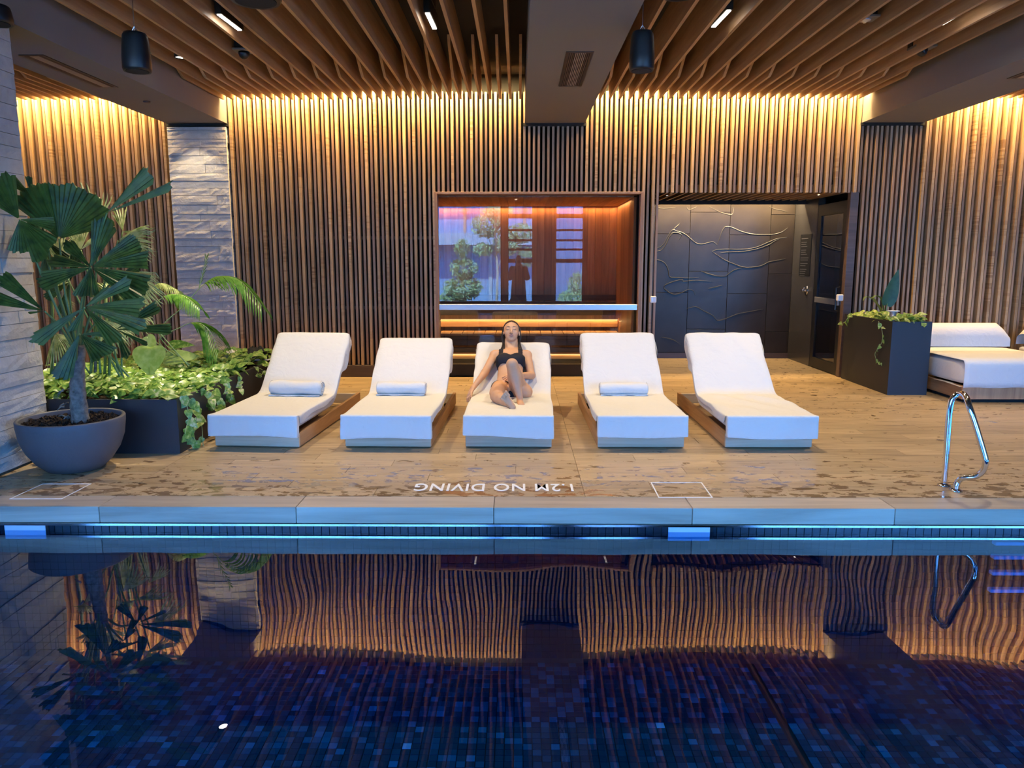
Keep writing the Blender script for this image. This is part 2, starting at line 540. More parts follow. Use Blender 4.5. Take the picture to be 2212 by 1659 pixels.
# ------------------------------------------------------------------ mesh helpers
class MB:
    def __init__(self):
        self.v = []
        self.f = []

    def box(self, lo, hi, mat4=None):
        b = len(self.v)
        for z in (lo[2], hi[2]):
            for x, y in ((lo[0], lo[1]), (hi[0], lo[1]), (hi[0], hi[1]), (lo[0], hi[1])):
                p = Vector((x, y, z))
                self.v.append(mat4 @ p if mat4 else p)
        for q in ((3, 2, 1, 0), (4, 5, 6, 7), (0, 1, 5, 4), (1, 2, 6, 5), (2, 3, 7, 6), (3, 0, 4, 7)):
            self.f.append([b + i for i in q])
        return self

    def bbox(self, lo, hi, c=0.004, mat4=None):
        """box with chamfered edges"""
        b = len(self.v)
        lo, hi = Vector(lo), Vector(hi)
        idx = {}
        for sx in (0, 1):
            for sy in (0, 1):
                for sz in (0, 1):
                    P0 = Vector((hi.x if sx else lo.x, hi.y if sy else lo.y, hi.z if sz else lo.z))
                    s = Vector((-1 if sx else 1, -1 if sy else 1, -1 if sz else 1)) * c
                    for a in range(3):      # vertex lying on the face normal to axis a
                        q = P0.copy()
                        for k in range(3):
                            if k != a:
                                q[k] += s[k]
                        idx[(sx, sy, sz, a)] = len(self.v)
                        self.v.append(mat4 @ q if mat4 else q)
        fs = []
        for a in range(3):
            o1, o2 = [k for k in range(3) if k != a]
            for s in (0, 1):
                ring = []
                for (p_, q_) in ((0, 0), (1, 0), (1, 1), (0, 1)):
                    k = [0, 0, 0]
                    k[a] = s
                    k[o1] = p_
                    k[o2] = q_
                    ring.append(idx[(*k, a)])
                fs.append(ring)
        for a in range(3):
            o1, o2 = [k for k in range(3) if k != a]
            for (p_, q_) in ((0, 0), (1, 0), (1, 1), (0, 1)):
                k0 = [0, 0, 0]
                k0[o1] = p_
                k0[o2] = q_
                k1 = list(k0)
                k1[a] = 1
                fs.append([idx[(*k0, o1)], idx[(*k1, o1)], idx[(*k1, o2)], idx[(*k0, o2)]])
        for sx in (0, 1):
            for sy in (0, 1):
                for sz in (0, 1):
                    fs.append([idx[(sx, sy, sz, 0)], idx[(sx, sy, sz, 1)], idx[(sx, sy, sz, 2)]])
        ctr = (lo + hi) / 2
        for q in fs:
            pts = [self.v[i] for i in q]
            c0 = sum(pts, Vector()) / len(pts)
            cc = mat4 @ ctr if mat4 else ctr
            nrm = (pts[1] - pts[0]).cross(pts[2] - pts[0])
            if nrm.dot(c0 - cc) < 0:
                q = q[::-1]
            self.f.append(q)
        return self

    def tube(self, pts, r, seg=8, cap=True):
        pts = [Vector(p) for p in pts]
        n = len(pts)
        rs = r if isinstance(r, (list, tuple)) else [r] * n
        t0 = (pts[1] - pts[0]).normalized()
        up = Vector((0, 0, 1)) if abs(t0.z) < 0.9 else Vector((1, 0, 0))
        nrm = t0.cross(up).normalized()
        b = len(self.v)
        for i in range(n):
            a = pts[max(0, i - 1)]
            c = pts[min(n - 1, i + 1)]
            t = (c - a).normalized()
            nrm = (nrm - t * nrm.dot(t)).normalized()
            bn = t.cross(nrm)
            for k in range(seg):
                an = 2 * PI * k / seg
                self.v.append(pts[i] + (nrm * math.cos(an) + bn * math.sin(an)) * rs[i])
        for i in range(n - 1):
            for k in range(seg):
                k2 = (k + 1) % seg
                self.f.append([b + i * seg + k, b + i * seg + k2, b + (i + 1) * seg + k2, b + (i + 1) * seg + k])
        if cap:
            self.f.append([b + k for k in range(seg)][::-1])
            self.f.append([b + (n - 1) * seg + k for k in range(seg)])
        return self

    def lathe(self, prof, seg=24, mat4=None, cap=True):
        b = len(self.v)
        n = len(prof)
        for (r, z) in prof:
            for k in range(seg):
                an = 2 * PI * k / seg
                p = Vector((r * math.cos(an), r * math.sin(an), z))
                self.v.append(mat4 @ p if mat4 else p)
        for i in range(n - 1):
            for k in range(seg):
                k2 = (k + 1) % seg
                self.f.append([b + i * seg + k, b + i * seg + k2, b + (i + 1) * seg + k2, b + (i + 1) * seg + k])
        if cap:
            self.f.append([b + k for k in range(seg)][::-1])
            self.f.append([b + (n - 1) * seg + k for k in range(seg)])
        return self

    def grid(self, rows):
        """rows: list of equal-length point lists"""
        b = len(self.v)
        m = len(rows[0])
        for r_ in rows:
            self.v.extend(Vector(p) for p in r_)
        for i in range(len(rows) - 1):
            for j in range(m - 1):
                self.f.append([b + i * m + j, b + i * m + j + 1, b + (i + 1) * m + j + 1, b + (i + 1) * m + j])
        return self

    def poly(self, pts):
        b = len(self.v)
        self.v.extend(Vector(p) for p in pts)
        self.f.append([b + i for i in range(len(pts))])
        return self

    def prism(self, poly, axis, a, bb):
        """extrude a 2D polygon (other two axes) along axis from a to bb"""
        n = len(poly)
        b = len(self.v)
        o = [k for k in range(3) if k != axis]
        for val in (a, bb):
            for q in poly:
                p = [0, 0, 0]
                p[axis] = val
                p[o[0]], p[o[1]] = q
                self.v.append(Vector(p))
        self.f.append([b + i for i in range(n)][::-1])
        self.f.append([b + n + i for i in range(n)])
        for i in range(n):
            j = (i + 1) % n
            self.f.append([b + i, b + j, b + n + j, b + n + i])
        return self

    def mesh(self, name, smooth=False, mat=None):
        me = bpy.data.meshes.new(name)
        me.from_pydata([tuple(p) for p in self.v], [], self.f)
        me.update()
        if smooth:
            me.polygons.foreach_set('use_smooth', [True] * len(me.polygons))
        if mat:
            me.materials.append(mat)
        return me

    def build(self, name, mat, parent=None, smooth=False, loc=(0, 0, 0), rot=(0, 0, 0)):
        return link(name, self.mesh(name, smooth, mat), parent, loc, rot)


def link(name, me, parent=None, loc=(0, 0, 0), rot=(0, 0, 0)):
    o = bpy.data.objects.new(name, me)
    COL.objects.link(o)
    o.location = loc
    o.rotation_euler = rot
    if parent:
        o.parent = parent
    return o


def tag(o, label=None, cat=None, group=None, kind=None):
    if label:
        o['label'] = label
    if cat:
        o['category'] = cat
    if group:
        o['group'] = group
    if kind:
        o['kind'] = kind
    return o


def thing(name, label, cat, loc=(0, 0, 0), rz=0.0, group=None):
    o = bpy.data.objects.new(name, None)
    COL.objects.link(o)
    o.empty_display_size = 0.1
    o.location = loc
    o.rotation_euler = (0, 0, rz)
    return tag(o, label, cat, group)


def struct(o):
    o['kind'] = 'structure'
    return o


def copy_tree(o, parent=None):
    c = o.copy()
    COL.objects.link(c)
    if parent:
        c.parent = parent
        c.matrix_parent_inverse = o.matrix_parent_inverse
    for ch in list(KIDS.get(o.name, [])):
        copy_tree(ch, c)
    return c


KIDS = {}


def index_kids():
    KIDS.clear()
    for o in bpy.data.objects:
        if o.parent:
            KIDS.setdefault(o.parent.name, []).append(o)


_cache = {}


def cbox(name, lo, hi, mat, parent, c=0.0):
    """box part; equal sizes share one mesh"""
    lo, hi = Vector(lo), Vector(hi)
    d = hi - lo
    key = (round(d.x, 4), round(d.y, 4), round(d.z, 4), mat.name, c)
    if key not in _cache:
        mb = MB()
        if c:
            mb.bbox(-d / 2, d / 2, c)
        else:
            mb.box(-d / 2, d / 2)
        _cache[key] = mb.mesh(name, False, mat)
    return link(name, _cache[key], parent, (lo + hi) / 2)


def tone_attr(me, vals):
    a = me.attributes.new('tone', 'FLOAT', 'FACE')
    a.data.foreach_set('value', vals)


# ================================================================== STRUCTURE
# ---- floor
FRONT = 4.84
floor = struct(MB().box((-7.5, FRONT + 0.02, -0.6), (9.0, 12.9, -0.012)).box((-7.5, WY, -0.6), (9.0, 0.95, -0.0)).build('floor', M['grout']))
breaks = [-7.5, -6.66, -5.36, -4.06, -2.76, -1.46, -0.16, 1.14, 2.46, 3.76, 5.06, 6.36, 7.66, 9.0]
for a, b in zip(breaks[:-1], breaks[1:]):
    if b > -4.2 and a < 4.5:
        cbox('coping_tile', (a + 0.002, FRONT, -0.11), (b - 0.002, FRONT + 0.235, 0.0), M['coping'], floor, 0.003)
planks = []
rw = 0.195
row = 0
y = FRONT + 0.24
while y < 12.85:
    off = [0.0, 0.65, 0.33, 0.98][row % 4]
    xs = [-7.5, -2.76, 0.46, 9.0]
    joints = set(xs)
    x = -7.5 + off
    while x < 9:
        if all(abs(x - q) > 0.25 for q in xs):
            joints.add(round(x, 3))
        x += 1.3
    js = sorted(joints)
    for a, b in zip(js[:-1], js[1:]):
        if y > 10.5 and (b < 0.9 or a > 4.7):
            continue
        planks.append((a + 0.0015, y + 0.0012, b - 0.0015, y + rw - 0.0012))
    y += rw
    row += 1


def vis(p):
    cx_, cy_ = (p[0] + p[2]) / 2, (p[1] + p[3]) / 2
    return abs(cx_) < 0.7 * cy_ + 1.0


planks.sort(key=lambda p: (0 if vis(p) else 1, (p[1] + p[3])))
rest = MB()
for i, p in enumerate(planks):
    if i < 290:
        cbox('plank', (p[0], p[1], -0.012), (p[2], p[3], 0.0), M['floor'], floor)
    else:
        rest.box((p[0], p[1], -0.012), (p[2], p[3], 0.0))
o = rest.build('planks', M['floor'], floor)
o['kind'] = 'stuff'

# painted marks on the deck
fc = bpy.data.curves.new('no_diving_text', 'FONT')
fc.body = '1.2M NO DIVING'
fc.size = 0.175
fc.align_x = 'CENTER'
fc.align_y = 'CENTER'
fc.extrude = 0.0008
fc.offset = 0.0020
fc.space_character = 1.08
fo = bpy.data.objects.new('tmp', fc)
COL.objects.link(fo)
dg = bpy.context.evaluated_depsgraph_get()
me = bpy.data.meshes.new_from_object(fo.evaluated_get(dg))
bpy.data.objects.remove(fo)
me.materials.clear()
me.materials.append(M['whitepaint'])
tw = max(v.co.x for v in me.vertices) - min(v.co.x for v in me.vertices)
for v in me.vertices:
    v.co.x *= 1.13 / tw
    v.co.y *= 1.4
o = link('depth_marking', me, None, (-0.165, 5.305, 0.0012), (0, 0, PI))
tag(o, 'white painted 1.2M NO DIVING lettering on the deck before the middle sun lounger', 'floor marking')


def outline(pts, label, wd=0.009):
    q = [P(x, y, Z=0.0) for x, y in pts]
    mb = MB()
    c = sum(q, Vector()) / 4
    n = 4
    inn = []
    for i in range(n):
        a = (q[i - 1] - q[i]).normalized()
        b = (q[(i + 1) % n] - q[i]).normalized()
        inn.append(q[i] + (a + b) * wd)
    for i in range(n):
        j = (i + 1) % n
        b0 = len(mb.v)
        for z in (0.0, 0.0015):
            for p in (q[i], q[j], inn[j], inn[i]):
                mb.v.append(Vector((p.x, p.y, z)))
        for f in ((3, 2, 1, 0), (4, 5, 6, 7), (0, 1, 5, 4), (2, 3, 7, 6), (1, 2, 6, 5), (3, 0, 4, 7)):
            mb.f.append([b0 + k for k in f])
    return tag(mb.build('access_hatch_trim', M['whitepaint']), label, 'hatch frame')


outline([(1422, 1075), (1540, 1075), (1516, 1042), (1405, 1042)], 'thin pale square hatch outline set in the deck to the right of the lettering')
outline([(20, 1078), (134, 1078), (198, 1045), (92, 1045)], 'thin pale square hatch outline set in the deck in front of the round pot')

# ---- pool
WZ = -0.16
PZ = -1.09
pool = struct(MB().box((-7.5, 0.85, -1.3), (9.0, FRONT + 0.02, PZ - 0.008)).box((-7.5, FRONT + 0.012, -1.3), (9.0, FRONT + 0.1, -0.13))
              .box((-7.5, 0.85, -1.3), (9.0, 0.95, -0.01)).build('pool_shell', M['black']))
pool['label'] = 'dark tiled pool basin under the water'
tp = 0.052
tiles = []
for j in range(int((FRONT - 1.3) / tp)):
    yy = FRONT - (j + 1) * tp
    for i in range(int(11.0 / tp)):
        xx = -4.6 + i * tp
        if abs(xx + tp / 2 - 1.54) < 0.028:
            continue
        tiles.append((xx, yy, 'f'))
for j in range(int((-0.16 - PZ) / tp) + 1):
    zz = WZ + 0.035 - (j + 1) * tp
    if zz < PZ:
        break
    for i in range(int(9.6 / tp)):
        tiles.append((-4.0 + i * tp, zz, 'w'))
g = 0.0022
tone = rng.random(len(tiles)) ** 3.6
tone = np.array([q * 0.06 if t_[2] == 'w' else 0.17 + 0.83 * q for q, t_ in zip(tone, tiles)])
near = sorted(range(len(tiles)), key=lambda i: (0 if tiles[i][2] == 'f' else 1, tiles[i][1] + 0.35 * abs(tiles[i][0] - 0.3) + 0.2 * (tiles[i][1] < 3.62) * 10))
single = set(near[:290])
mbs = MB()
tv = []
tmesh = []
for k in range(6):
    mb = MB().bbox((-tp / 2 + g, -tp / 2 + g, -0.006), (tp / 2 - g, tp / 2 - g, 0.0), 0.0015)
    me = mb.mesh('mosaic_tile', False, M['mosaic'])
    tone_attr(me, [[0.19, 0.25, 0.33, 0.45, 0.6, 0.8][k]] * len(me.polygons))
    tmesh.append(me)
for i, (a, b, kd) in enumerate(tiles):
    jit = (rng.random() - 0.5) * 0.0012
    if i in single:
        link('mosaic_tile', tmesh[max(0, min(5, int((tone[i] - 0.17) / 0.83 * 6)))], pool, (a + tp / 2, b + tp / 2, PZ + jit))
        continue
    n0 = len(mbs.f)
    if kd == 'f':
        mbs.box((a + g, b + g, PZ - 0.006), (a + tp - g, b + tp - g, PZ + jit))
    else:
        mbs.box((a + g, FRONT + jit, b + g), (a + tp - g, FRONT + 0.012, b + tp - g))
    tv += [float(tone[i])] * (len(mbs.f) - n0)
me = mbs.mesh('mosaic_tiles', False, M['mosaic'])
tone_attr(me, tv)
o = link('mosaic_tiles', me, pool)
o['kind'] = 'stuff'
MB().box((-7.5, FRONT - 0.012, -0.126), (9.0, FRONT + 0.02, -0.112)).build('edge_trim', M['steel'], pool)
# water level skimmer weirs
for x0, x1, lab in ((12, 100, 'white skimmer flap under the pool edge at far left'), (1443, 1533, 'white skimmer flap under the pool edge below the right hatch')):
    a = P(x0, 1143, Y=FRONT).x
    b = P(x1, 1143, Y=FRONT).x
    t = thing('skimmer', lab, 'skimmer', ((a + b) / 2, FRONT, -0.16))
    hw = (b - a) / 2
    MB().bbox((-hw, -0.012, -0.06), (hw, 0.004, 0.034), 0.003).build('flap', M['bluestrip'], t)
    MB().box((-hw - 0.004, -0.006, -0.07), (-hw, 0.004, 0.034)).build('side_frame', M['black'], t)
    MB().box((hw, -0.006, -0.07), (hw + 0.02, 0.004, 0.034)).build('side_frame', M['black'], t)

mb = MB()
mb.grid([[(-7.5, 0.95, 0), (9.0, 0.95, 0)], [(-7.5, FRONT - 0.001, 0), (9.0, FRONT - 0.001, 0)]])
water = struct(mb.build('pool_water', M['water'], None, False, (0, 0, WZ)))
water['label'] = 'still dark blue pool water'

# step rungs on the pool wall under the handrail
t = thing('pool_ladder', 'white ladder treads on the pool wall below the chrome handrail', 'ladder', (3.45, FRONT, -0.2))
for k, z in enumerate((-0.02, -0.115, -0.225, -0.345)):
    MB().bbox((-0.35, -0.05, z - 0.012), (0.6, -0.002, z + 0.012), 0.004).build('tread', M['bluestrip'], t)
MB().box((-0.355, -0.01, -0.8), (-0.345, -0.001, 0.0)).build('side_channel', M['mosaic'], t)

# ---- back wall with slats
wall = struct(MB().box((-7.5, WALLY + 0.10, -0.1), (-1.13, WALLY + 0.2, 4.1)).box((-1.13, WALLY + 0.10, 2.50), (1.68, WALLY + 0.2, 4.1))
              .box((1.68, WALLY + 0.10, -0.1), (1.84, WALLY + 0.2, 4.1)).box((1.84, WALLY + 0.10, 2.50), (4.62, WALLY + 0.2, 4.1))
              .box((4.62, WALLY + 0.10, -0.1), (9.0, WALLY + 0.2, 4.1)).build('wall_back', M['black']))
SAU = (-1.09, 1.63, 2.47)      # sauna opening x0, x1, top
ALC = (1.86, 4.55, 2.47)       # alcove opening
pitch = 0.0637
COLX = (-4.63, -3.84)
k0 = int((-6.9 + 0.37) / pitch)
n_sl = 0
for k in range(k0, int((8.3 + 0.37) / pitch)):
    x = -0.37 + k * pitch
    proud = (k % 2 == 0)
    if COLX[0] - 0.01 < x < COLX[1] + 0.01:
        continue
    under = any(a < x < b for a, b in ((0.09, 0.86), (4.52, 5.28)))
    top = 3.37 if under else 3.78
    bot = 0.165
    if SAU[0] < x < SAU[1]:
        bot = SAU[2] + 0.03
    if ALC[0] < x < ALC[1]:
        bot = ALC[2] + 0.02
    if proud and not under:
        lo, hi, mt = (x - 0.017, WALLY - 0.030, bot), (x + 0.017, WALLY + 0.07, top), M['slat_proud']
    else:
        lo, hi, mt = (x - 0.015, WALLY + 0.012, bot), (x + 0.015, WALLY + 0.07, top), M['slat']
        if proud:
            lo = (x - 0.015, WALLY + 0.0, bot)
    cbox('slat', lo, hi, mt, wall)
    n_sl += 1
for z in (0.95, 1.90):        # fixing rails behind the slats
    for a, b in ((-7.4, -4.7), (-3.8, -1.15), (5.3, 8.9)):
        MB().box((a, WALLY + 0.07, z - 0.02), (b, WALLY + 0.1, z + 0.02)).build('fixing_rail', M['skirting'], wall)
for n, (a, b) in enumerate(((-7.4, -4.64), (-3.83, -1.12), (1.67, 1.84), (4.62, 8.9))):
    struct(MB().bbox((a, WALLY - 0.03, 0.0), (b, WALLY + 0.1, 0.163), 0.004).build('baseboard_back', M['skirting']))
struct(MB().box((-7.6, WY, -0.5), (-7.5, 12.9, 4.1)).build('wall_left', M['slat']))
struct(MB().box((9.0, WY, -0.5), (9.1, 12.9, 4.1)).build('wall_right', M['slat']))
struct(MB().box((-7.6, 12.95, -0.6), (9.1, 13.1, 4.3)).build('wall_outer', M['black']))

# ---- ceiling, beams, battens
ceil = struct(MB().box((-7.6, WY - 0.4, 4.02), (9.1, 13.2, 4.3)).build('ceiling', M['ceiling']))
BZ = 3.38
beams = []
for n, (a, b) in enumerate(((-4.64, -3.85), (0.08, 0.87), (4.50, 5.30))):
    bm_ = struct(MB().box((a, WY + 0.02, BZ), (b, WALLY - 0.035 if n else WALLY - 0.035, 4.02)).build('beam', M['soffit']))
    bm_['label'] = ['taupe soffit beam over the stone column', 'taupe soffit beam down the middle of the ceiling', 'taupe soffit beam at right'][n]
    beams.append(bm_)
    struct(MB().box((a - 0.02, WALLY - 0.035, BZ - 0.035), (b + 0.02, WALLY + 0.11, BZ + 0.0)).build('trim_%d' % (n + 1), M['black']))
    MB().box((a, WALLY - 0.034, BZ), (b, WALLY + 0.1, 4.02)).build('end_cap', M['soffit'], bm_)
FZ = 3.64
long_m = {}
for k in range(-60, 70):
    x = -0.37 + k * 2 * pitch + 0.006
    if x < -6.9 or x > 8.3 or any(a - 0.03 < x < b + 0.03 for a, b in ((-4.64, -3.85), (0.08, 0.87), (4.50, 5.30))):
        continue
    if k % 2 == 0:
        key = 'long'
        if key not in long_m:
            long_m[key] = MB().prism([(1.2, FZ), (10.33, FZ), (10.33, 3.96), (1.2, 3.96)], 0, -0.015, 0.015).mesh('batten', False, M['batten'])
    else:
        key = 'short'
        if key not in long_m:
            long_m[key] = MB().prism([(9.12, FZ), (10.33, FZ), (10.33, 3.96), (8.62, 3.96), (8.68, 3.88), (9.0, 3.70)], 0, -0.015, 0.015).mesh('batten', False, M['batten'])
    link('batten', long_m[key], ceil, (x, 0, 0))

# ---- grilles in the beams
def grille(cx_, cy_, wx, wy, label, nsl, along='Y'):
    t = thing('air_grille', label, 'air grille', (cx_, cy_, BZ), 0, 'ceiling air grilles')
    MB().box((-wx / 2, -wy / 2, -0.006), (wx / 2, -wy / 2 + 0.03, 0.0)).box((-wx / 2, wy / 2 - 0.03, -0.006), (wx / 2, wy / 2, 0.0)) \
        .box((-wx / 2, -wy / 2 + 0.03, -0.006), (-wx / 2 + 0.03, wy / 2 - 0.03, 0.0)).box((wx / 2 - 0.03, -wy / 2 + 0.03, -0.006), (wx / 2, wy / 2 - 0.03, 0.0)).build('frame', M['blackmetal'], t)
    MB().box((-wx / 2 + 0.02, -wy / 2 + 0.02, -0.002), (wx / 2 - 0.02, wy / 2 - 0.02, 0.0)).build('duct', M['black'], t)
    for i in range(nsl):
        x = -wx / 2 + 0.04 + (wx - 0.08) * i / (nsl - 1)
        MB().box((x - 0.0035, -wy / 2 + 0.03, -0.007), (x + 0.0035, wy / 2 - 0.03, -0.001)).build('blade', M['brushed'] if 0.2 < i / nsl < 0.8 else M['skirting'], t)


g0, g1 = P(1210, 186, Z=BZ), P(1265, 111, Z=BZ)
g0b = P(1234, 111, Z=BZ)
grille(0.53, (g0.y + g1.y) / 2, 0.24, abs(g0.y - g1.y), 'black slotted air grille in the middle ceiling beam', 11)
la, lb = P(60, 118, Z=BZ), P(262, 188, Z=BZ)
grille(-4.28, (la.y + lb.y) / 2, 0.22, abs(la.y - lb.y), 'black slotted air grille in the left ceiling beam', 11)
ra, rb = P(2212, 142, Z=BZ), P(2118, 177, Z=BZ)
grille(4.95, 7.3, 0.22, 1.5, 'black slotted air grille in the right ceiling beam', 11)


# ---- stone cladding
def stone_pieces(parent, axis, face, a, b, z0, z1, course=0.107, lens=(0.35, 0.75), out=-1, seed=3, depth=0.03):
    """stones on a vertical plane. axis: direction the courses run along (0=x,1=y)"""
    rs = random.Random(seed)
    z = z0
    while z < z1 - 0.02:
        h = min(course * rs.uniform(0.85, 1.15), z1 - z)
        u = a
        while u < b - 0.01:
            ln = rs.uniform(*lens)
            if b - (u + ln) < 0.15:
                ln = b - u
            nu, nv = 7, 3
            pr = rs.uniform(0.0, 0.014)
            rows = []
            for j in range(nv + 1):
                r_ = []
                for i in range(nu + 1):
                    uu = u + 0.002 + (ln - 0.004) * i / nu
                    zz = z + 0.0015 + (h - 0.003) * j / nv
                    edge = (i in (0, nu)) or (j in (0, nv))
                    d = pr * (0.6 if edge else 1) + (0 if edge else rs.uniform(-0.004, 0.005))
                    if j == 0:
                        d += 0.004
                    r_.append((uu, d, zz))
                rows.append(r_)
            mb = MB()
            W = []
            for r_ in rows:
                q = []
                for (uu, d, zz) in r_:
                    if axis == 0:
                        q.append(Vector((uu, face + out * d, zz)))
                    else:
                        q.append(Vector((face + out * d, uu, zz)))
                W.append(q)
            mb.grid(W)
            nn = nu + 1
            bidx = [i for i in range(nn)] + [j * nn + nu for j in range(1, nv + 1)] + [nv * nn + i for i in range(nu - 1, -1, -1)] + [j * nn for j in range(nv - 1, 0, -1)]
            b0 = len(mb.v)
            for i in bidx:
                p = mb.v[i].copy()
                if axis == 0:
                    p.y = face - out * depth
                else:
                    p.x = face - out * depth
                mb.v.append(p)
            L_ = len(bidx)
            for i in range(L_):
                j = (i + 1) % L_
                mb.f.append([bidx[i], bidx[j], b0 + j, b0 + i])
            mb.build('stone', M['stone'], parent)
            u += ln
        z += h


colm = struct(MB().box((-4.60, 10.50, 0), (-3.87, 10.9, 3.33)).build('stone_column', M['grout']))
colm['label'] = 'stacked grey stone column against the slat wall'
stone_pieces(colm, 0, 10.48, -4.63, -3.85, 0.0, 3.33, seed=5)
stone_pieces(colm, 1, -3.87, 10.48, 10.66, 0.0, 3.33, lens=(0.2, 0.3), out=1, seed=6, depth=0.02)
stone_pieces(colm, 1, -4.61, 10.48, 10.66, 0.0, 3.33, lens=(0.2, 0.3), out=-1, seed=8, depth=0.02)
pill = struct(MB().box((-4.60, 3.0, 0), (-3.91, 6.17, BZ)).build('stone_pillar', M['grout']))
pill['label'] = 'big grey stone clad pillar beside the round pot at the left edge'
stone_pieces(pill, 1, -3.89, 3.0, 6.19, 0.02, BZ, course=0.107, lens=(0.5, 1.1), out=1, seed=9, depth=0.015)
stone_pieces(pill, 0, 6.19, -4.6, -3.89, 0.02, BZ, lens=(0.4, 0.8), out=1, seed=10, depth=0.015)

# ---- sauna behind the big pane
SX0, SX1, SY0, SY1, SZ1 = -1.9, 1.58, 10.78, 12.6, 2.45
sau = struct(MB().box((SX0 - 0.1, SY1 + 0.03, -0.1), (SX1 + 0.25, SY1 + 0.1, 2.7)).box((SX0 - 0.12, SY0 - 0.02, -0.1), (SX0 - 0.03, SY1 + 0.1, 2.7))
             .box((SX0 - 0.1, SY0, SZ1 + 0.025), (SX1 + 0.26, SY1 + 0.1, 2.62)).box((SX1 + 0.03, SY0 - 0.1, -0.1), (SX1 + 0.26, SY1 + 0.1, 2.7))
             .box((SX0, SY0, -0.05), (SX1 + 0.1, SY1, 0.0)).build('wall_sauna', M['black']))
pw = 0.116
n = int((SX1 - SX0) / pw)
for i in range(n + 1):
    a = SX0 + i * pw
    b = min(a + pw - 0.003, SX1)
    if b - a < 0.02:
        continue
    cbox('plank', (a, SY1, 0), (b, SY1 + 0.03, SZ1), M['sauna'], sau)
    cbox('plank', (a, SY0, SZ1), (b, SY1, SZ1 + 0.025), M['sauna_y'], sau)
for i in range(int((SY1 - SY0) / pw) + 1):
    a = SY0 + i * pw
    b = min(a + pw - 0.003, SY1)
    if b - a > 0.02:
        cbox('plank', (SX1, a, 0), (SX1 + 0.03, b, SZ1), M['sauna'], sau)
        cbox('plank', (SX0 - 0.03, a, 0), (SX0, b, SZ1), M['sauna'], sau)
lamp('AREA', 'sauna_cove', ((SX0 + SX1) / 2, SY1 - 0.06, SZ1 - 0.03), 11, (1.0, 0.42, 0.14), (R(10), 0, 0), shape='RECTANGLE', size=SX1 - SX0 - 0.1, size_y=0.05)
lamp('AREA', 'sauna_cove', (SX1 - 0.05, (SY0 + SY1) / 2 + 0.2, SZ1 - 0.02), 3, (1.0, 0.45, 0.16), (0, R(-12), 0), shape='RECTANGLE', size=0.04, size_y=1.4)
# benches
up = thing('sauna_bench', 'upper slatted timber sauna bench with glowing strip behind the glass', 'bench', (0, 12.0, 0), 0, None)
zu = 0.50
bx0, bx1 = SX0 + 0.01, SX1 - 0.01
k = 0
x = bx0
while x < bx1 - 0.05:
    MB().bbox((x, -0.38, zu - 0.03), (min(x + 0.165, bx1), 0.12, zu), 0.004).build('slat', M['bench'], up)
    x += 0.172
MB().bbox((bx0, -0.375, zu - 0.09), (bx1, -0.33, zu - 0.034), 0.004).build('front_rail', M['skirting'], up)
for z0 in (0.08, 0.20, 0.32):
    MB().bbox((bx0, -0.36, z0), (bx1, -0.33, z0 + 0.09), 0.004).build('front_board', M['skirting'], up)
MB().bbox((bx0, 0.16, 0.555), (bx1, 0.20, 0.66), 0.006).build('back_board', M['bench'], up)
MB().box((bx0, 0.175, 0.664), (bx1, 0.20, 0.676)).build('light_strip', M['led'], up)
for z0 in (0.72, 0.84, 0.96):
    MB().bbox((bx0, 0.46, z0), (bx1, 0.49, z0 + 0.09), 0.004).build('backrest_slat', M['skirting'], up)
lamp('AREA', 'bench_led', (0, 12.135, 0.685), 7, (1.0, 0.55, 0.2), (R(22), 0, 0), shape='RECTANGLE', size=3.2, size_y=0.02)
lamp('AREA', 'bench_led', (0, 12.02, 0.66), 5, (1.0, 0.6, 0.25), (R(-20), 0, 0), shape='RECTANGLE', size=3.2, size_y=0.02)
lo_ = thing('sauna_step', 'low timber sauna step with glowing strip above the dark stone kerb', 'bench', (0, 11.1, 0))
MB().bbox((bx0, -0.16, 0.205), (bx1, 0.35, 0.235), 0.004).build('step_board', M['bench'], lo_)
MB().bbox((bx0, -0.20, 0.205), (bx1, -0.165, 0.26), 0.005).build('nosing', M['bench'], lo_)
MB().box((bx0, -0.19, 0.263), (bx1, -0.17, 0.275)).build('light_strip', M['led'], lo_)
MB().box((bx0, -0.165, 0.0), (bx1, -0.13, 0.2)).build('kerb_stone', M['tile'], lo_)
lamp('AREA', 'bench_led', (0, 10.885, 0.29), 3.5, (1.0, 0.6, 0.25), (R(25), 0, 0), shape='RECTANGLE', size=3.2, size_y=0.02)
# kerb, frame, pane and bar
struct(MB().bbox((SAU[0] - 0.03, WALLY + 0.07, 0.0), (SAU[1] + 0.03, WALLY + 0.22, 0.165), 0.004).build('trim_4', M['tile']))
wf = struct(MB().bbox((SAU[0] - 0.035, WALLY - 0.04, 0.165), (SAU[0], WALLY + 0.22, SAU[2] + 0.03), 0.003)
            .bbox((SAU[1], WALLY - 0.04, 0.165), (SAU[1] + 0.035, WALLY + 0.22, SAU[2] + 0.03), 0.003)
            .bbox((SAU[0], WALLY - 0.04, SAU[2]), (SAU[1], WALLY + 0.22, SAU[2] + 0.03), 0.003).build('window_1', M['trim_wood']))
MB().box((SAU[0], WALLY + 0.03, 0.165), (SAU[1], WALLY + 0.031, SAU[2])).build('pane', M['glass'], wf)
MB().bbox((SAU[0] + 0.005, WALLY - 0.025, 0.925), (SAU[1] - 0.01, WALLY + 0.0, 1.005), 0.004).build('rail', M['brushed'], wf)

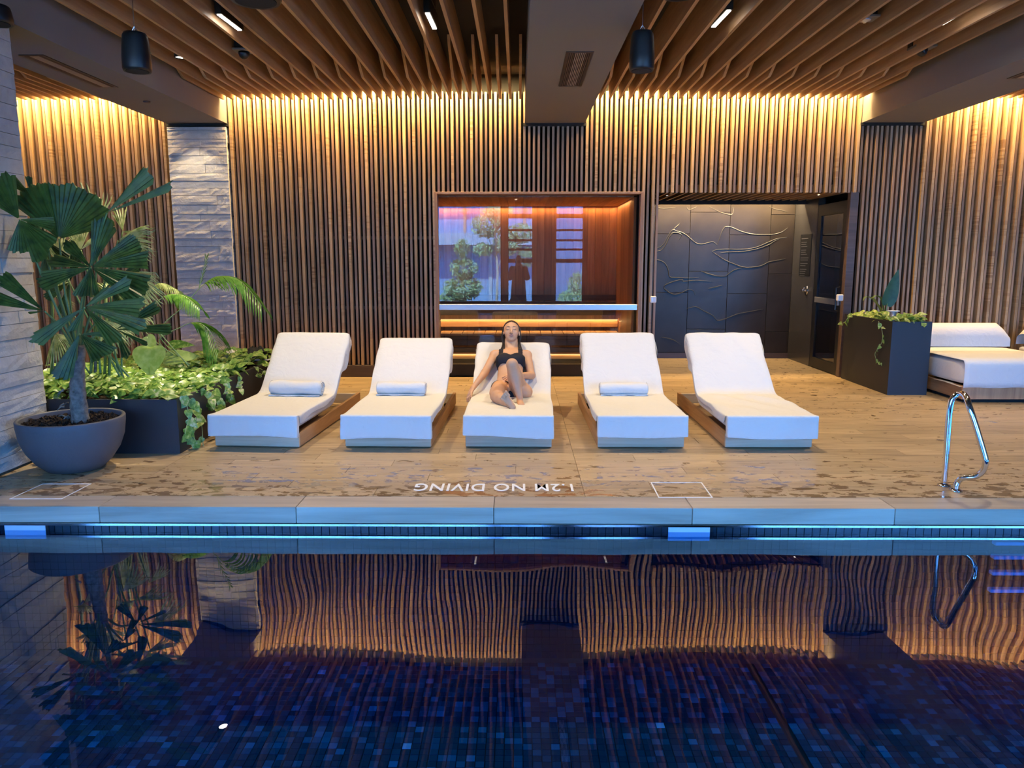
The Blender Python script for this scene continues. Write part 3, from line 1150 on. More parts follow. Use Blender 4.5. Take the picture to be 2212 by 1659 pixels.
# ---- alcove
AY = 12.65
AX1 = 4.44
alc = struct(MB().box((ALC[0] - 0.08, AY + 0.03, -0.1), (AX1 + 0.3, AY + 0.15, 2.9)).box((ALC[0] - 0.16, WALLY + 0.1, -0.1), (ALC[0] - 0.02, AY + 0.1, 2.9))
             .box((ALC[0] - 0.1, WALLY + 0.2, 2.66), (AX1 + 0.3, AY + 0.1, 2.9)).build('wall_alcove', M['black']))
wtile, htile = 0.655, 0.94
edges = [P(px_, 600, Y=AY).x for px_ in (1402, 1487, 1572, 1659, 1746)]
zoff = [0.30, -0.02, 0.32, -0.04, 0.28]
for i in range(-1, 4):
    a = edges[0] - 0.64 if i < 0 else edges[i]
    b = edges[0] if i < 0 else edges[i + 1]
    a = max(a, ALC[0] - 0.06)
    b = min(b, AX1)
    if b - a < 0.05:
        continue
    z = 0.09
    cuts = [0.09]
    zz = 0.16 + zoff[i + 1]
    while zz < 2.6:
        if zz > 0.2:
            cuts.append(zz)
        zz += htile
    cuts.append(2.64)
    for z0, z1 in zip(cuts[:-1], cuts[1:]):
        cbox('tile', (a + 0.003, AY, z0 + 0.003), (b - 0.003, AY + 0.03, z1 - 0.003), M['tile'], alc, 0.002)
# carved lines
lines6 = [
    [(120, 515), (160, 510), (200, 480), (240, 410), (275, 365), (310, 375), (360, 390), (410, 425), (460, 468), (510, 480), (560, 470), (605, 462), (640, 490)],
    [(130, 540), (180, 530), (215, 490), (250, 420), (285, 385), (330, 392), (345, 410), (325, 445)],
    [(640, 490), (655, 440), (680, 370), (710, 338), (760, 345), (830, 375), (920, 398), (1030, 402), (1110, 398), (1170, 378), (1210, 348)],
    [(595, 540), (640, 525), (720, 522), (860, 522), (960, 505), (1060, 462), (1130, 435), (1205, 425)],
    [(660, 552), (720, 545), (850, 540), (960, 520), (1060, 485), (1100, 458), (1140, 440)],
    [(595, 540), (640, 570), (700, 610), (770, 640), (850, 668), (930, 668), (1000, 655), (1060, 625), (1130, 612), (1195, 600)],
    [(850, 672), (780, 690), (735, 720), (700, 748)],
    [(118, 606), (170, 612), (215, 640), (238, 690), (250, 745), (310, 752), (400, 757), (490, 752)],
    [(590, 785), (520, 778), (440, 776), (360, 784), (355, 768), (300, 780), (240, 800), (205, 825), (215, 850), (280, 888), (340, 878), (400, 852), (440, 858), (460, 900)],
    [(390, 178), (405, 200), (440, 192), (470, 176)],
    [(575, 175), (640, 210), (700, 232), (755, 240), (768, 210), (765, 178)],
    [(1060, 175), (1110, 195), (1165, 205), (1215, 222)],
    [(275, 365), (310, 335), (332, 312)],
    [(565, 842), (620, 830), (680, 815)],
    [(510, 700), (560, 720), (640, 740), (700, 742)],
    [(380, 1010), (460, 990), (520, 1020), (600, 1060), (640, 1100), (700, 1090), (800, 1050), (900, 1030), (1010, 1010)],
    [(175, 1240), (230, 1245), (290, 1265), (340, 1300)],
    [(130, 176), (200, 190), (300, 182)],
]


def smooth_path(pts, n=6):
    pts = [Vector(p) for p in pts]
    out = []
    for i in range(len(pts) - 1):
        p0 = pts[max(0, i - 1)]
        p1, p2 = pts[i], pts[i + 1]
        p3 = pts[min(len(pts) - 1, i + 2)]
        for k in range(n):
            t = k / n
            out.append(0.5 * ((2 * p1) + (p2 - p0) * t + (2 * p0 - 5 * p1 + 4 * p2 - p3) * t * t + (3 * p1 - p0 - 3 * p2 + p3) * t ** 3))
    out.append(pts[-1])
    return out


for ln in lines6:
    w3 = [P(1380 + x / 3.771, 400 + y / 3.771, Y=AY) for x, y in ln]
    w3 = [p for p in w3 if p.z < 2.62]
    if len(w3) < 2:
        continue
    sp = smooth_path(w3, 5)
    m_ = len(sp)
    MB().tube(sp, [0.003 + 0.0055 * math.sin(PI * i / (m_ - 1)) ** 0.6 for i in range(m_)], 6).build('relief_line', M['relief_highlight'], alc)
lamp('AREA', 'alcove_led', ((1.9 + AX1) / 2, AY - 0.26, 2.62), 80, (1.0, 0.74, 0.42), (R(14), 0, 0), shape='RECTANGLE', size=2.5, size_y=0.03)
struct(MB().box((ALC[0], AY - 0.44, 2.452), (AX1, AY - 0.39, 2.70)).build('trim_5', M['black']))
struct(MB().box((ALC[0] - 0.02, AY - 0.015, 0.0), (AX1, AY + 0.02, 0.088)).build('baseboard_alcove', M['skirting']))
# alcove slatted ceiling
ac = struct(MB().box((ALC[0] - 0.1, WALLY + 0.05, 2.60), (AX1 + 0.2, AY - 0.45, 2.66)).build('ceiling_alcove', M['black']))
x = ALC[0] + 0.03
while x < AX1 + 0.1:
    cbox('batten', (x, WALLY + 0.09, 2.505), (x + 0.03, AY - 0.46, 2.60), M['batten'], ac)
    x += 2 * pitch
# side wall, door
struct(MB().box((AX1, 11.70, 0), (AX1 + 0.1, AY + 0.1, 2.62)).build('wall_alcove_side', M['darkpanel']))
struct(MB().bbox((AX1 - 0.01, WALLY + 0.0, 0), (AX1 + 0.10, WALLY + 0.10, 2.5), 0.004).build('trim_6', M['skirting']))
dr = struct(MB().box((AX1 + 0.0, 10.67, 0.01), (AX1 + 0.05, 10.78, 2.40)).box((AX1 + 0.0, 11.56, 0.01), (AX1 + 0.05, 11.68, 2.40))
            .box((AX1 + 0.0, 10.78, 0.01), (AX1 + 0.05, 11.56, 0.16)).box((AX1 + 0.0, 10.78, 2.24), (AX1 + 0.05, 11.56, 2.40)).build('door_1', M['blackmetal']))
MB().box((AX1 + 0.02, 10.78, 0.16), (AX1 + 0.026, 11.56, 2.24)).build('pane', M['doorglass'], dr)
MB().bbox((AX1 - 0.012, 10.84, 0.98), (AX1 + 0.0, 11.60, 1.06), 0.003).build('push_plate', M['brushed'], dr)
MB().bbox((AX1 - 0.03, 10.72, 0.98), (AX1 + 0.0, 10.80, 1.06), 0.003).build('lock_plate', M['brushed'], dr)
MB().tube([(AX1, 10.73, 0.90), (AX1 - 0.05, 10.73, 0.92), (AX1 - 0.05, 10.73, 1.22), (AX1, 10.73, 1.24)], 0.012).build('handle', M['blackmetal'], dr)
MB().box((AX1 + 0.5, 10.7, 0), (AX1 + 0.56, 12.2, 2.5)).build('backing', M['black'], dr)
# safety sign
s = thing('safety_sign', 'tall black notice with lines of small white text beside the glass door', 'sign', (AX1 - 0.001, 12.16, 0))
z1 = P(1742, 506, X=AX1).z
z0 = P(1737, 596, X=AX1).z
ya, yb = P(1729, 550, X=AX1).y, P(1752, 550, X=AX1).y
yc = (ya + yb) / 2
s.location = (AX1 - 0.001, yc, 0)
hw = abs(ya - yb) / 2
MB().bbox((-0.008, -hw, z0), (0, hw, z1), 0.002).build('board', M['blackmetal'], s)
rl = random.Random(4)
zz = z1 - 0.07
for i in range(15):
    if i == 0:
        wd = 0.72
        th = 0.010
    else:
        wd = rl.uniform(0.5, 0.9)
        th = 0.006
    fcu = None
    MB().box((-0.0095, hw * 0.8 - 2 * hw * wd * 0.85, zz), (-0.008, hw * 0.8, zz + th)).build('text_line', M['brushed'], s)
    zz -= 0.055 if i in (0, 3, 6, 8, 10) else 0.032
t = thing('shower_valve', 'round chrome mixer valve on the dark wall below the notice', 'valve', tuple(P(1742, 627, X=AX1)))
MB().lathe([(0.0, 0.0), (0.075, 0.0), (0.075, 0.008), (0.0, 0.012)], 20, Matrix.Rotation(R(-90), 4, 'Y'), False).build('plate', M['steel'], t, True)
MB().tube([(-0.01, 0, 0), (-0.06, 0, 0), (-0.065, 0, -0.0)], 0.022, 12).tube([(-0.05, 0, 0.0), (-0.055, -0.05, 0.045)], 0.008).build('lever', M['steel'], t, True)
# small white door magnets
for px_, py_, X_, lab in ((1411, 647, 1.86, 'small white sensor box on the left jamb of the alcove'), (1814, 643, 4.47, 'small white box on the slat jamb right of the glass door')):
    p = P(px_, py_, Y=WALLY - 0.05)
    t = thing('sensor_box', lab, 'sensor', tuple(p))
    MB().bbox((-0.04, -0.03, -0.045), (0.04, 0.03, 0.045), 0.01).build('housing', M['whiteplastic'], t)
    MB().bbox((-0.03, -0.035, -0.02), (-0.012, -0.029, 0.02), 0.002).build('contact', M['brushed'], t)

# ---- window front behind the camera
wn = []
wall_f = struct(MB().box((-7.6, WY - 0.2, 3.25), (9.1, WY, 4.1)).box((-7.6, WY - 0.2, -0.5), (9.1, WY, 0.30)).box((-0.50, WY - 0.25, 0.3), (-0.36, WY + 0.05, 3.25))
                .box((0.46, WY - 0.2, 0.3), (1.10, WY, 3.25)).box((2.0, WY - 0.2, 0.3), (3.95, WY, 3.25)).box((-7.6, WY - 0.2, 0.3), (-7.2, WY, 3.25))
                .box((8.8, WY - 0.2, 0.3), (9.1, WY, 3.25)).build('wall_front', M['mull']))
for n, (a, b) in enumerate(PORTALS):
    mb = MB().box((a, WY - 0.1, 0.30), (a + 0.05, WY - 0.04, 3.25)).box((b - 0.05, WY - 0.1, 0.30), (b, WY - 0.04, 3.25)) \
        .box((a + 0.05, WY - 0.1, 0.30), (b - 0.05, WY - 0.04, 0.35)).box((a + 0.05, WY - 0.1, 3.2), (b - 0.05, WY - 0.04, 3.25))
    wfr = struct(mb.build('window_%d' % (n + 2), M['mull']))
    if n in (1, 2):
        for z, h in ((2.92, 0.12), (2.50, 0.06), (2.20, 0.06), (1.92, 0.06), (1.58, 0.12)):
            MB().box((a + 0.05, WY - 0.12, z - h / 2), (b - 0.05, WY - 0.02, z + h / 2)).build('transom', M['mull'], wfr)
    elif n == 3:
        for x in (5.2, 6.6, 7.8):
            MB().box((x - 0.03, WY - 0.1, 0.35), (x + 0.03, WY - 0.04, 3.2)).build('mullion', M['mull'], wfr)
    else:
        for x in (-2.75, -4.9):
            MB().box((x - 0.03, WY - 0.1, 0.35), (x + 0.03, WY - 0.04, 3.2)).build('mullion', M['mull'], wfr)
    MB().box((a + 0.05, WY - 0.072, 0.35), (b - 0.05, WY - 0.07, 3.2)).build('pane', M['winglass'], wfr)

# ================================================================== OUTDOORS (seen reflected in the sauna glass)
gr = struct(MB().box((-30, -40, -0.7), (30, WY - 0.2, -0.5)).build('ground_garden', M['paving']))


def leaf_cloud(blobs, n, size, seed, mat, name, parent):
    rs = np.random.default_rng(seed)
    V = []
    Fc = []
    tot = sum(b[3] ** 2 for b in blobs)
    for (x, y, z, r, sz) in blobs:
        m_ = int(n * r * r / tot)
        d = rs.normal(size=(m_, 3))
        d /= np.linalg.norm(d, axis=1)[:, None]
        rad = r * (0.55 + 0.45 * rs.random(m_))[:, None]
        c = np.array([x, y, z]) + d * rad * np.array([1, 1, sz])
        u = rs.normal(size=(m_, 3))
        u /= np.linalg.norm(u, axis=1)[:, None]
        v = np.cross(u, rs.normal(size=(m_, 3)))
        v /= np.linalg.norm(v, axis=1)[:, None]
        s_ = size * (0.6 + 0.8 * rs.random(m_))[:, None]
        for q in (c - u * s_, c + v * s_ * 0.45, c + u * s_, c - v * s_ * 0.45):
            V.append(q)
    pts = []
    i0 = 0
    out_v = []
    for bi in range(len(blobs)):
        q = V[bi * 4:bi * 4 + 4]
        m_ = len(q[0])
        for i in range(m_):
            b = len(out_v)
            out_v += [q[0][i], q[1][i], q[2][i], q[3][i]]
            Fc.append([b, b + 1, b + 2, b + 3])
    me = bpy.data.meshes.new(name)
    me.from_pydata([tuple(p) for p in out_v], [], Fc)
    me.materials.append(mat)
    o = link(name, me, parent)
    o['kind'] = 'stuff'
    return o


def tree(x, y, h, blobs, label, seed, n=2600):
    t = thing('garden_tree', label, 'tree', (x, y, -0.5))
    MB().tube([(0, 0, 0), (0.05, 0, h * 0.4), (-0.03, 0, h * 0.75)], [0.06, 0.045, 0.02], 7).build('trunk', M['bark'], t, True)
    MB().tube([(0.05, 0, h * 0.4), (0.3, 0.1, h * 0.6)], [0.035, 0.012], 6).tube([(0.02, 0, h * 0.5), (-0.3, 0, h * 0.7)], [0.03, 0.01], 6).build('branch', M['bark'], t, True)
    leaf_cloud(blobs, n, 0.07, seed, M['treeleaf'], 'foliage', t)


tree(-2.0, -6.5, 3.0, [(0, 0, 1.1, 0.75, 0.6), (0.05, 0, 1.8, 0.52, 0.8), (0, 0, 2.5, 0.33, 1.0), (-0.4, 0.1, 0.7, 0.5, 0.6)], 'conical sunlit tree reflected at the left of the sauna glass', 1)
tree(-0.85, -8.5, 4.2, [(-0.3, 0, 3.4, 0.7, 0.7), (0.4, 0, 2.7, 0.6, 0.8), (0.9, 0, 3.1, 0.55, 0.7), (0.1, 0, 3.9, 0.6, 0.6), (-0.5, 0, 2.5, 0.4, 0.7), (1.2, 0, 2.2, 0.5, 0.8)], 'loose sunlit tree with pale stem reflected in the sauna glass centre', 2, 3400)
tree(2.0, -6.6, 2.0, [(0, 0, 0.7, 0.6, 0.7), (0.2, 0, 1.3, 0.45, 0.9)], 'low sunlit shrub reflected at the right of the sauna glass', 3, 1200)
tree(6.0, -8.0, 4.0, [(0, 0, 2.8, 1.2, 0.8), (0.8, 0, 2.2, 0.9, 0.8), (-0.9, 0, 2.0, 0.8, 0.8)], 'broad garden tree outside the right windows', 4, 2500)
t = thing('garden_screen_wall', 'flat blue grey wall panel reflected at the right of the sauna glass', 'garden wall', (2.0, -9.0, -0.5))
MB().bbox((-0.75, -0.1, 0), (1.6, 0.1, 5.0), 0.02).build('panel', M['facade_blue'], t)
MB().bbox((-0.8, -0.14, 5.0), (1.65, 0.14, 5.08), 0.01).build('coping', M['cladding'], t)
bd = thing('neighbouring_building', 'pale building across the garden reflected in the sauna glass', 'building', (-4.6, -13.0, -0.5))
MB().box((-6, -3, 0), (5.9, 0, 5.2)).build('wall', M['facade_dark'], bd)
MB().box((-6.2, -0.2, 2.75), (6.0, 0.9, 3.25)).build('balcony', M['cladding'], bd)
MB().box((-6.2, -0.2, 5.0), (6.0, 0.7, 5.5)).build('roof_edge', M['facade_brick'], bd)
for i in range(9):
    x = -5.8 + i * 1.3
    MB().box((x, 0, 0.3), (x + 0.14, 0.06, 2.7)).build('pier', M['cladding'], bd)
    MB().box((x + 0.2, 0, 3.3), (x + 0.32, 0.06, 5.0)).build('pier', M['facade_brick'], bd)


# ================================================================== SUN LOUNGERS
def profile_path(front_z, hinge, hinge_z, back_len, ang, z_seat):
    """centre line on the top surface of the mattress: (y, z) samples with smooth bend"""
    pts = []
    y0 = 0.0
    pts.append((y0, z_seat))
    n = 12
    for i in range(1, n + 1):
        pts.append((y0 + (hinge - 0.10) * i / n, z_seat))
    r = 0.22       # bend radius
    a0 = 0.0
    cy_, cz_ = hinge - 0.10, z_seat + r
    m = 8
    for i in range(1, m + 1):
        a = ang * i / m
        pts.append((cy_ + r * math.sin(a), cz_ - r * math.cos(a)))
    ly, lz = pts[-1]
    n = 11
    for i in range(1, n + 1):
        pts.append((ly + math.cos(ang) * back_len * i / n, lz + math.sin(ang) * back_len * i / n))
    return pts


def arc_frames(pts):
    s = 0.0
    fr = []
    for i, (y, z) in enumerate(pts):
        a = pts[max(0, i - 1)]
        b = pts[min(len(pts) - 1, i + 1)]
        ty, tz = b[0] - a[0], b[1] - a[1]
        l = math.hypot(ty, tz)
        ty, tz = ty / l, tz / l
        if i:
            s += math.hypot(y - pts[i - 1][0], z - pts[i - 1][1])
        fr.append((s, y, z, ty, tz))
    return fr


def wrinkle(seed):
    rs = random.Random(seed)
    ks = [(rs.uniform(4, 16), rs.uniform(4, 16), rs.uniform(0, 6.3), rs.uniform(0.3, 1)) for _ in range(9)]

    def f(u, v):
        return sum(a * math.sin(kx * u + ky * v + ph) for kx, ky, ph, a in ks) / 4
    return f


def make_lounger(name, label, x, y, rz, ang, seed, roll=True, mussed=0.0, width=0.76):
    t = thing(name, label, 'sun lounger', (x, y, 0), rz, 'sun loungers in a row facing the pool')
    W2 = width / 2
    rs = random.Random(seed)
    # timber base
    b2 = 0.372
    MB().bbox((-b2, 0.075, 0.012), (b2, 0.108, 0.125), 0.004).build('front_board', M['frame_wood_x'], t)
    for s in (-1, 1):
        mb = MB().prism([(0.109, 0.012), (2.06, 0.022), (2.06, 0.148), (0.109, 0.125)], 0, s * b2 - (0.03 if s > 0 else 0), s * b2 + (0 if s > 0 else 0.03))
        mb.build('side_board', M['frame_wood'], t)
    MB().bbox((-b2 + 0.031, 2.03, 0.03), (b2 - 0.031, 2.06, 0.14), 0.004).build('back_board', M['frame_wood_x'], t)
    for sx in (-1, 1):
        for yy in (0.22, 1.9):
            MB().box((sx * (b2 - 0.08) - 0.03, yy - 0.03, 0.0), (sx * (b2 - 0.08) + 0.03, yy + 0.03, 0.05)).build('foot', M['black'], t)
    MB().box((-b2 + 0.032, 0.12, 0.05), (b2 - 0.032, 1.1, 0.075)).build('deck_panel', M['frame_wood'], t)
    # mattress
    hinge, zs, bl = 1.12, 0.295, 0.68
    path = profile_path(0, hinge, 0, bl, ang, zs)
    fr = arc_frames(path)
    S = fr[-1][0]
    th = 0.125
    wm = W2 - 0.022
    rows = []
    for (s, yy, zz, ty, tz) in fr:
        ny, nz = -tz, ty
        tt = th
        r_ = []
        cr = 0.03
        sec = [(-wm + cr, 0), (wm - cr, 0), (wm - 0.008, -0.008), (wm, -cr), (wm, -tt + cr), (wm - cr, -tt), (-wm + cr, -tt), (-wm, -tt + cr), (-wm, -cr), (-wm + 0.008, -0.008)]
        for (u, d) in sec + [sec[0]]:
            dd = d - 0.006
            r_.append((u, yy + 0.012 + ny * dd, zz + nz * dd))
        rows.append(r_)
    mb = MB().grid(rows)
    m_ = len(rows[0])
    mb.f.append(list(range(m_ - 1)))
    mb.f.append([(len(rows) - 1) * m_ + i for i in range(m_ - 1)][::-1])
    mt = mb.build('mattress', M['mattress'], t, False)
    for s_ in (-1, 1):
        MB().tube([(s_ * wm, r0[3][1], r0[3][2]) if s_ > 0 else (s_ * wm, r0[8][1], r0[8][2]) for r0 in rows], 0.005, 5).build('piping', M['mattress'], mt)
    # back support under the raised half
    a0 = fr[14]
    a1 = fr[-3]
    MB().tube([(-0.2, a0[1] + 0.02, 0.09), (-0.2, a1[1] - 0.03, 0.11), (-0.2, a1[1] - 0.02, a1[2] - th * 1.25)], 0.012, 6).tube(
        [(0.2, a0[1] + 0.02, 0.09), (0.2, a1[1] - 0.03, 0.11), (0.2, a1[1] - 0.02, a1[2] - th * 1.25)], 0.012, 6).build('back_support', M['blackmetal'], t)
    # terry cover: hangs over the front, hugs the sides, hood over the top of the back
    wf = wrinkle(seed)
    front_drop = 0.185 + rs.uniform(-0.01, 0.01)
    spath = []
    nd = 7
    rad = 0.02
    for i in range(nd):
        spath.append((-0.012 - 0.004 * math.sin(i), zs + 0.006 - front_drop + (front_drop - rad) * i / (nd - 1), 0))
    for i in range(1, 4):
        a = R(90 - 30 * i)
        spath.append((-0.012 + rad - rad * math.sin(a) - 0.0, zs + 0.006 - rad + rad * math.cos(a), 0))
    for (s, yy, zz, ty, tz) in fr[1:]:
        spath.append((yy - tz * 0.006, zz + ty * 0.006, 1))
    ly, lz = spath[-1][:2]
    ty, tz = math.cos(ang), math.sin(ang)
    ny, nz = -tz, ty
    R2 = 0.035
    cyy, czz = ly - ny * R2, lz - nz * R2
    for i in range(1, 5):
        a = PI * 0.5 * i / 4
        spath.append((cyy + ny * R2 * math.cos(a) + ty * R2 * math.sin(a), czz + nz * R2 * math.cos(a) + tz * R2 * math.sin(a), 2))
    for i in range(1, 4):
        a = PI * 0.5
        spath.append((cyy + ty * R2 - ny * 0.035 * i, czz + tz * R2 - nz * 0.035 * i, 2))
    ey, ez = spath[-1][:2]
    for i in range(1, 5):       # down the back
        spath.append((ey - ty * 0.07 * i - ny * 0.02, ez - tz * 0.07 * i - nz * 0.02, 3))
    pp = [(a, b) for a, b, c in spath]
    f2 = arc_frames(pp)
    Sx = f2[-1][0]
    rows = []
    idx_back_top = len(fr) - 1 + nd + 3
    base_i = nd + 3
    for i, (s, yy, zz, ty_, tz_) in enumerate(f2):
        kind = spath[i][2]
        ny_, nz_ = -tz_, ty_
        if kind == 0:
            fl = 0.05
            ny_, nz_ = (-1, 0)
        q = (s - front_drop) / (1.12 + 0.75)
        if kind == 1:
            sb = s - front_drop
            # side flap length along the lounger
            if sb < 0.9:
                fl = 0.045 + 0.055 * math.exp(-sb * 2.2) + 0.010 * math.sin(sb * 9 + seed)
            elif sb < 1.30:
                fl = 0.04
            else:
                fl = 0.04 + 0.10 * min(1, max(0, (sb - 1.42) / 0.06))
        elif kind >= 2:
            fl = 0.14
        nf = 5
        r_ = []
        mid = 22
        cr = 0.022
        W = W2 + 0.004 * math.sin(7 * s + seed)
        cs = []
        if kind == 0:
            # front apron: flaps turn round the corner along +y
            for j in range(nf):
                e = (nf - j) / nf
                cs.append((-W - 0.004, fl * e, 0))
            for j in range(mid + 1):
                u = -W + 2 * W * j / mid
                cs.append((u, 0, 1))
            for j in range(nf):
                cs.append((W + 0.004, fl * (j + 1) / nf, 0))
            for (u, d, mflag) in cs:
                low = 1 - i / nd
                wv = 0.006 * math.sin(u * 34 + seed) * low + 0.004 * math.sin(u * 71 + 2 * seed) * low
                zl = zz
                if i == 0:
                    zl = zz + 0.008 * math.sin(u * 6 + seed) - (0.007 * (u / W) if seed % 2 else -0.006 * (u / W))
                r_.append((u, yy + d - abs(wv) * 1.0, zl))
        else:
            if kind == 3:
                fl = 0.14
            for j in range(nf):
                e = (nf - j) / nf
                cs.append((-W - 0.003 - (0.008 * math.sin(s * 23 + j) if fl > 0.1 else 0), -fl * e))
            for j in range(mid + 1):
                u = -W + 2 * W * j / mid
                edge = max(0, abs(u) - (W - cr)) / cr
                cs.append((u, -cr * 0.45 * edge * edge))
            for j in range(nf):
                e = (j + 1) / nf
                cs.append((W + 0.003 + (0.008 * math.sin(s * 19 + j + 2) if fl > 0.1 else 0), -fl * e))
            for (u, d) in cs:
                amp = 0.0045 + mussed * (0.022 if 0.25 < s - front_drop < 0.95 else 0.003)
                bump = amp * wf(u * 1.7, s) if abs(u) < W - 0.02 else 0
                if mussed and kind == 1:
                    sb = s - front_drop
                    bump += mussed * 0.020 * max(0, math.sin(sb * 14 + u * 9 + 3 * math.sin(u * 5))) ** 3 * (1 if 0.2 < sb < 1.0 else 0)
                r_.append((u, yy + ny_ * (d + bump), zz + nz_ * (d + max(0, bump))))
        rows.append(r_)
    mb = MB().grid(rows)
    cv = mb.build('terry_cover', M['terry'], t, True)
    so = cv.modifiers.new('thick', 'SOLIDIFY')
    so.thickness = 0.005
    so.offset = 1
    ss = cv.modifiers.new('sub', 'SUBSURF')
    ss.levels = 1
    ss.render_levels = 1
    # hem
    hem = [Vector(p) for p in rows[0]]
    MB().tube([p + Vector((0, -0.002, 0)) for p in hem], 0.0045, 5).build('hem', M['terry'], cv)
    return t


LG = [  # x, y(front), rz deg (clockwise negative), back angle, seed
    (-2.26, 6.38, -3.6, 44, 1, 'leftmost sun lounger, beside the long planter, white terry cover and rolled towel', 0.0),
    (-1.125, 6.38, -1.6, 39, 2, 'second sun lounger from the left, white cover, rolled towel at its hinge', 0.0),
    (-0.085, 6.38, -1.0, 35, 3, 'middle sun lounger with white cover, the one the woman lies on', 0.3),
    (1.055, 6.38, 0.6, 44, 4, 'sun lounger right of the woman, white cover with a rolled towel', 0.25),
    (2.15, 6.38, 0.3, 44, 5, 'rightmost sun lounger, rumpled white cover and no rolled towel', 1.0),
]
for (x, y, rz, ang, seed, lab, ms) in LG:
    make_lounger('sun_lounger', lab, x, y, R(rz), R(ang), seed, mussed=ms)


def towel_roll(x, y, z, rz, ln, r, seed, label):
    t = thing('rolled_towel', label, 'towel', (x, y, z), rz, 'rolled white towels on the sun loungers')
    rs = random.Random(seed)
    rows = []
    n = 16
    seg = 20
    for i in range(n + 1):
        u = -ln / 2 + ln * i / n
        e = 1.0 - 0.12 * (abs(2 * i / n - 1) ** 8)
        r_ = []
        for k in range(seg + 1):
            a = 2 * PI * (k % seg) / seg
            rr = r * e * (1 + 0.035 * math.sin(2 * a + 5 * u * 3 + seed) + 0.03 * math.sin(3 * a - 22 * u))
            sq = 0.88
            r_.append((u, math.cos(a) * rr, r * sq + math.sin(a) * rr * sq))
        rows.append(r_)
    body = MB().grid(rows).build('roll', M['terry'], t, True)
    for s in (-1, 1):       # spiral end
        sp = []
        for k in range(44):
            a = k * 0.42
            rr = r * 0.93 * (1 - k / 46)
            sp.append((s * ln / 2 * 0.998, math.cos(a) * rr, r * 0.88 + math.sin(a) * rr * 0.88))
        MB().tube(sp, 0.0065, 5).build('spiral_end', M['terry'], t, True)
        MB().lathe([(0.0, 0), (r * 0.9, 0)], 16, Matrix.Translation((s * ln / 2 * 0.985, 0, r * 0.88)) @ Matrix.Rotation(R(90), 4, 'Y'), False).build('end_face', M['terry'], t)
    MB().grid([[(u, -r * 0.55, 0.004), (u, -r * 1.12, 0.004 + 0.004 * math.sin(u * 30)), (u, -r * 1.04, 0.014)] for u in [-ln / 2 + ln * i / 14 for i in range(15)]]).build('loose_edge', M['terry'], t, True)
    return t


towel_roll(-2.145, 7.33, 0.309, R(-4), 0.50, 0.080, 1, 'rolled white towel on the leftmost sun lounger')
towel_roll(-1.135, 7.37, 0.309, R(-1.6), 0.465, 0.070, 2, 'rolled white towel on the second sun lounger from the left')
towel_roll(1.02, 7.37, 0.309, R(0.6), 0.455, 0.068, 3, 'rolled white towel on the sun lounger right of the woman')


# ================================================================== DAYBEDS
def daybed(x0, x1, yf, yb, label, seed):
    t = thing('daybed', label, 'daybed', ((x0 + x1) / 2, yf, 0), 0, 'wide daybeds at right')
    W = (x1 - x0) / 2
    D = yb - yf
    MB().bbox((-W + 0.06, 0.09, 0.0), (W - 0.06, D - 0.02, 0.04), 0.003).build('plinth', M['black'], t)
    MB().bbox((-W + 0.01, 0.03, 0.04), (W - 0.01, 0.065, 0.19), 0.004).build('front_board', M['sauna'], t)
    for s in (-1, 1):
        a = s * (W - 0.01)
        MB().bbox((min(a, a - s * 0.035), 0.066, 0.04), (max(a, a - s * 0.035), D, 0.19), 0.004).build('side_board', M['frame_wood'], t)
    # mattress with rounded edges
    wf = wrinkle(seed)
    def cushion(name, lo, hi, r, mat, par, nx=20, ny=14, amp=0.004):
        mb = MB().bbox(lo, hi, r)
        o = mb.build(name, mat, par, True)
        bv = o.modifiers.new('sub', 'SUBSURF')
        bv.levels = bv.render_levels = 2
        for p in o.data.polygons:
            p.use_smooth = True
        return o
    m = cushion('mattress', (-W - 0.005, 0.0, 0.19), (W + 0.005, D - 0.01, 0.48), 0.03, M['linen'], t)
    # loose sheet over the front with turned-up corner
    rows = []
    for i in range(9):
        f = i / 8
        yy = -0.006 if i < 5 else (i - 5) * 0.3 + 0.03
        zz = 0.18 + 0.30 * min(1, i / 4.6) if i < 5 else 0.487
        rows.append([(-W - 0.008 + (2 * W + 0.016) * j / 24, yy - (0.005 * abs(math.sin(j * 1.9 + seed)) * (1 - i / 5) if i < 5 else 0), zz + (0.004 * math.sin(j * 0.8) if i == 0 else 0)) for j in range(25)])
    sh = MB().grid(rows).build('sheet', M['linen'], t, True)
    so = sh.modifiers.new('thick', 'SOLIDIFY')
    so.thickness = 0.004
    so.offset = 0
    MB().grid([[(-W - 0.03, 0.02, 0.186), (-W + 0.06, 0.0, 0.184)], [(-W - 0.045, 0.3, 0.20), (-W + 0.06, 0.3, 0.188)], [(-W - 0.02, 0.6, 0.187), (-W + 0.06, 0.6, 0.187)]]).build('sheet_corner', M['linen'], t, True)
    # bolster
    rows = []
    for i in range(23):
        u = -W + 0.02 + (2 * W - 0.04) * i / 22
        e = min(1, (W - abs(u)) / 0.14) ** 0.5 if abs(u) > W - 0.14 else 1
        rows.append([(u, D - 0.18 + math.cos(a) * 0.16, 0.48 + max(0.0, 0.06 + 0.24 * e * max(0, math.sin(a)) ** 0.7)) for a in [PI * k / 14 for k in range(15)]] )
    for r_ in rows:
        r_[0] = (r_[0][0], r_[0][1], 0.482)
        r_[-1] = (r_[-1][0], r_[-1][1], 0.482)
    MB().grid(rows).build('bolster', M['linen'], t, True)
    return t


daybed(5.02, 6.46, 8.60, 10.42, 'wide cream daybed with bolster right of the black planter box', 1)
daybed(6.70, 8.14, 8.60, 10.42, 'second cream daybed cut off by the right picture edge', 2)


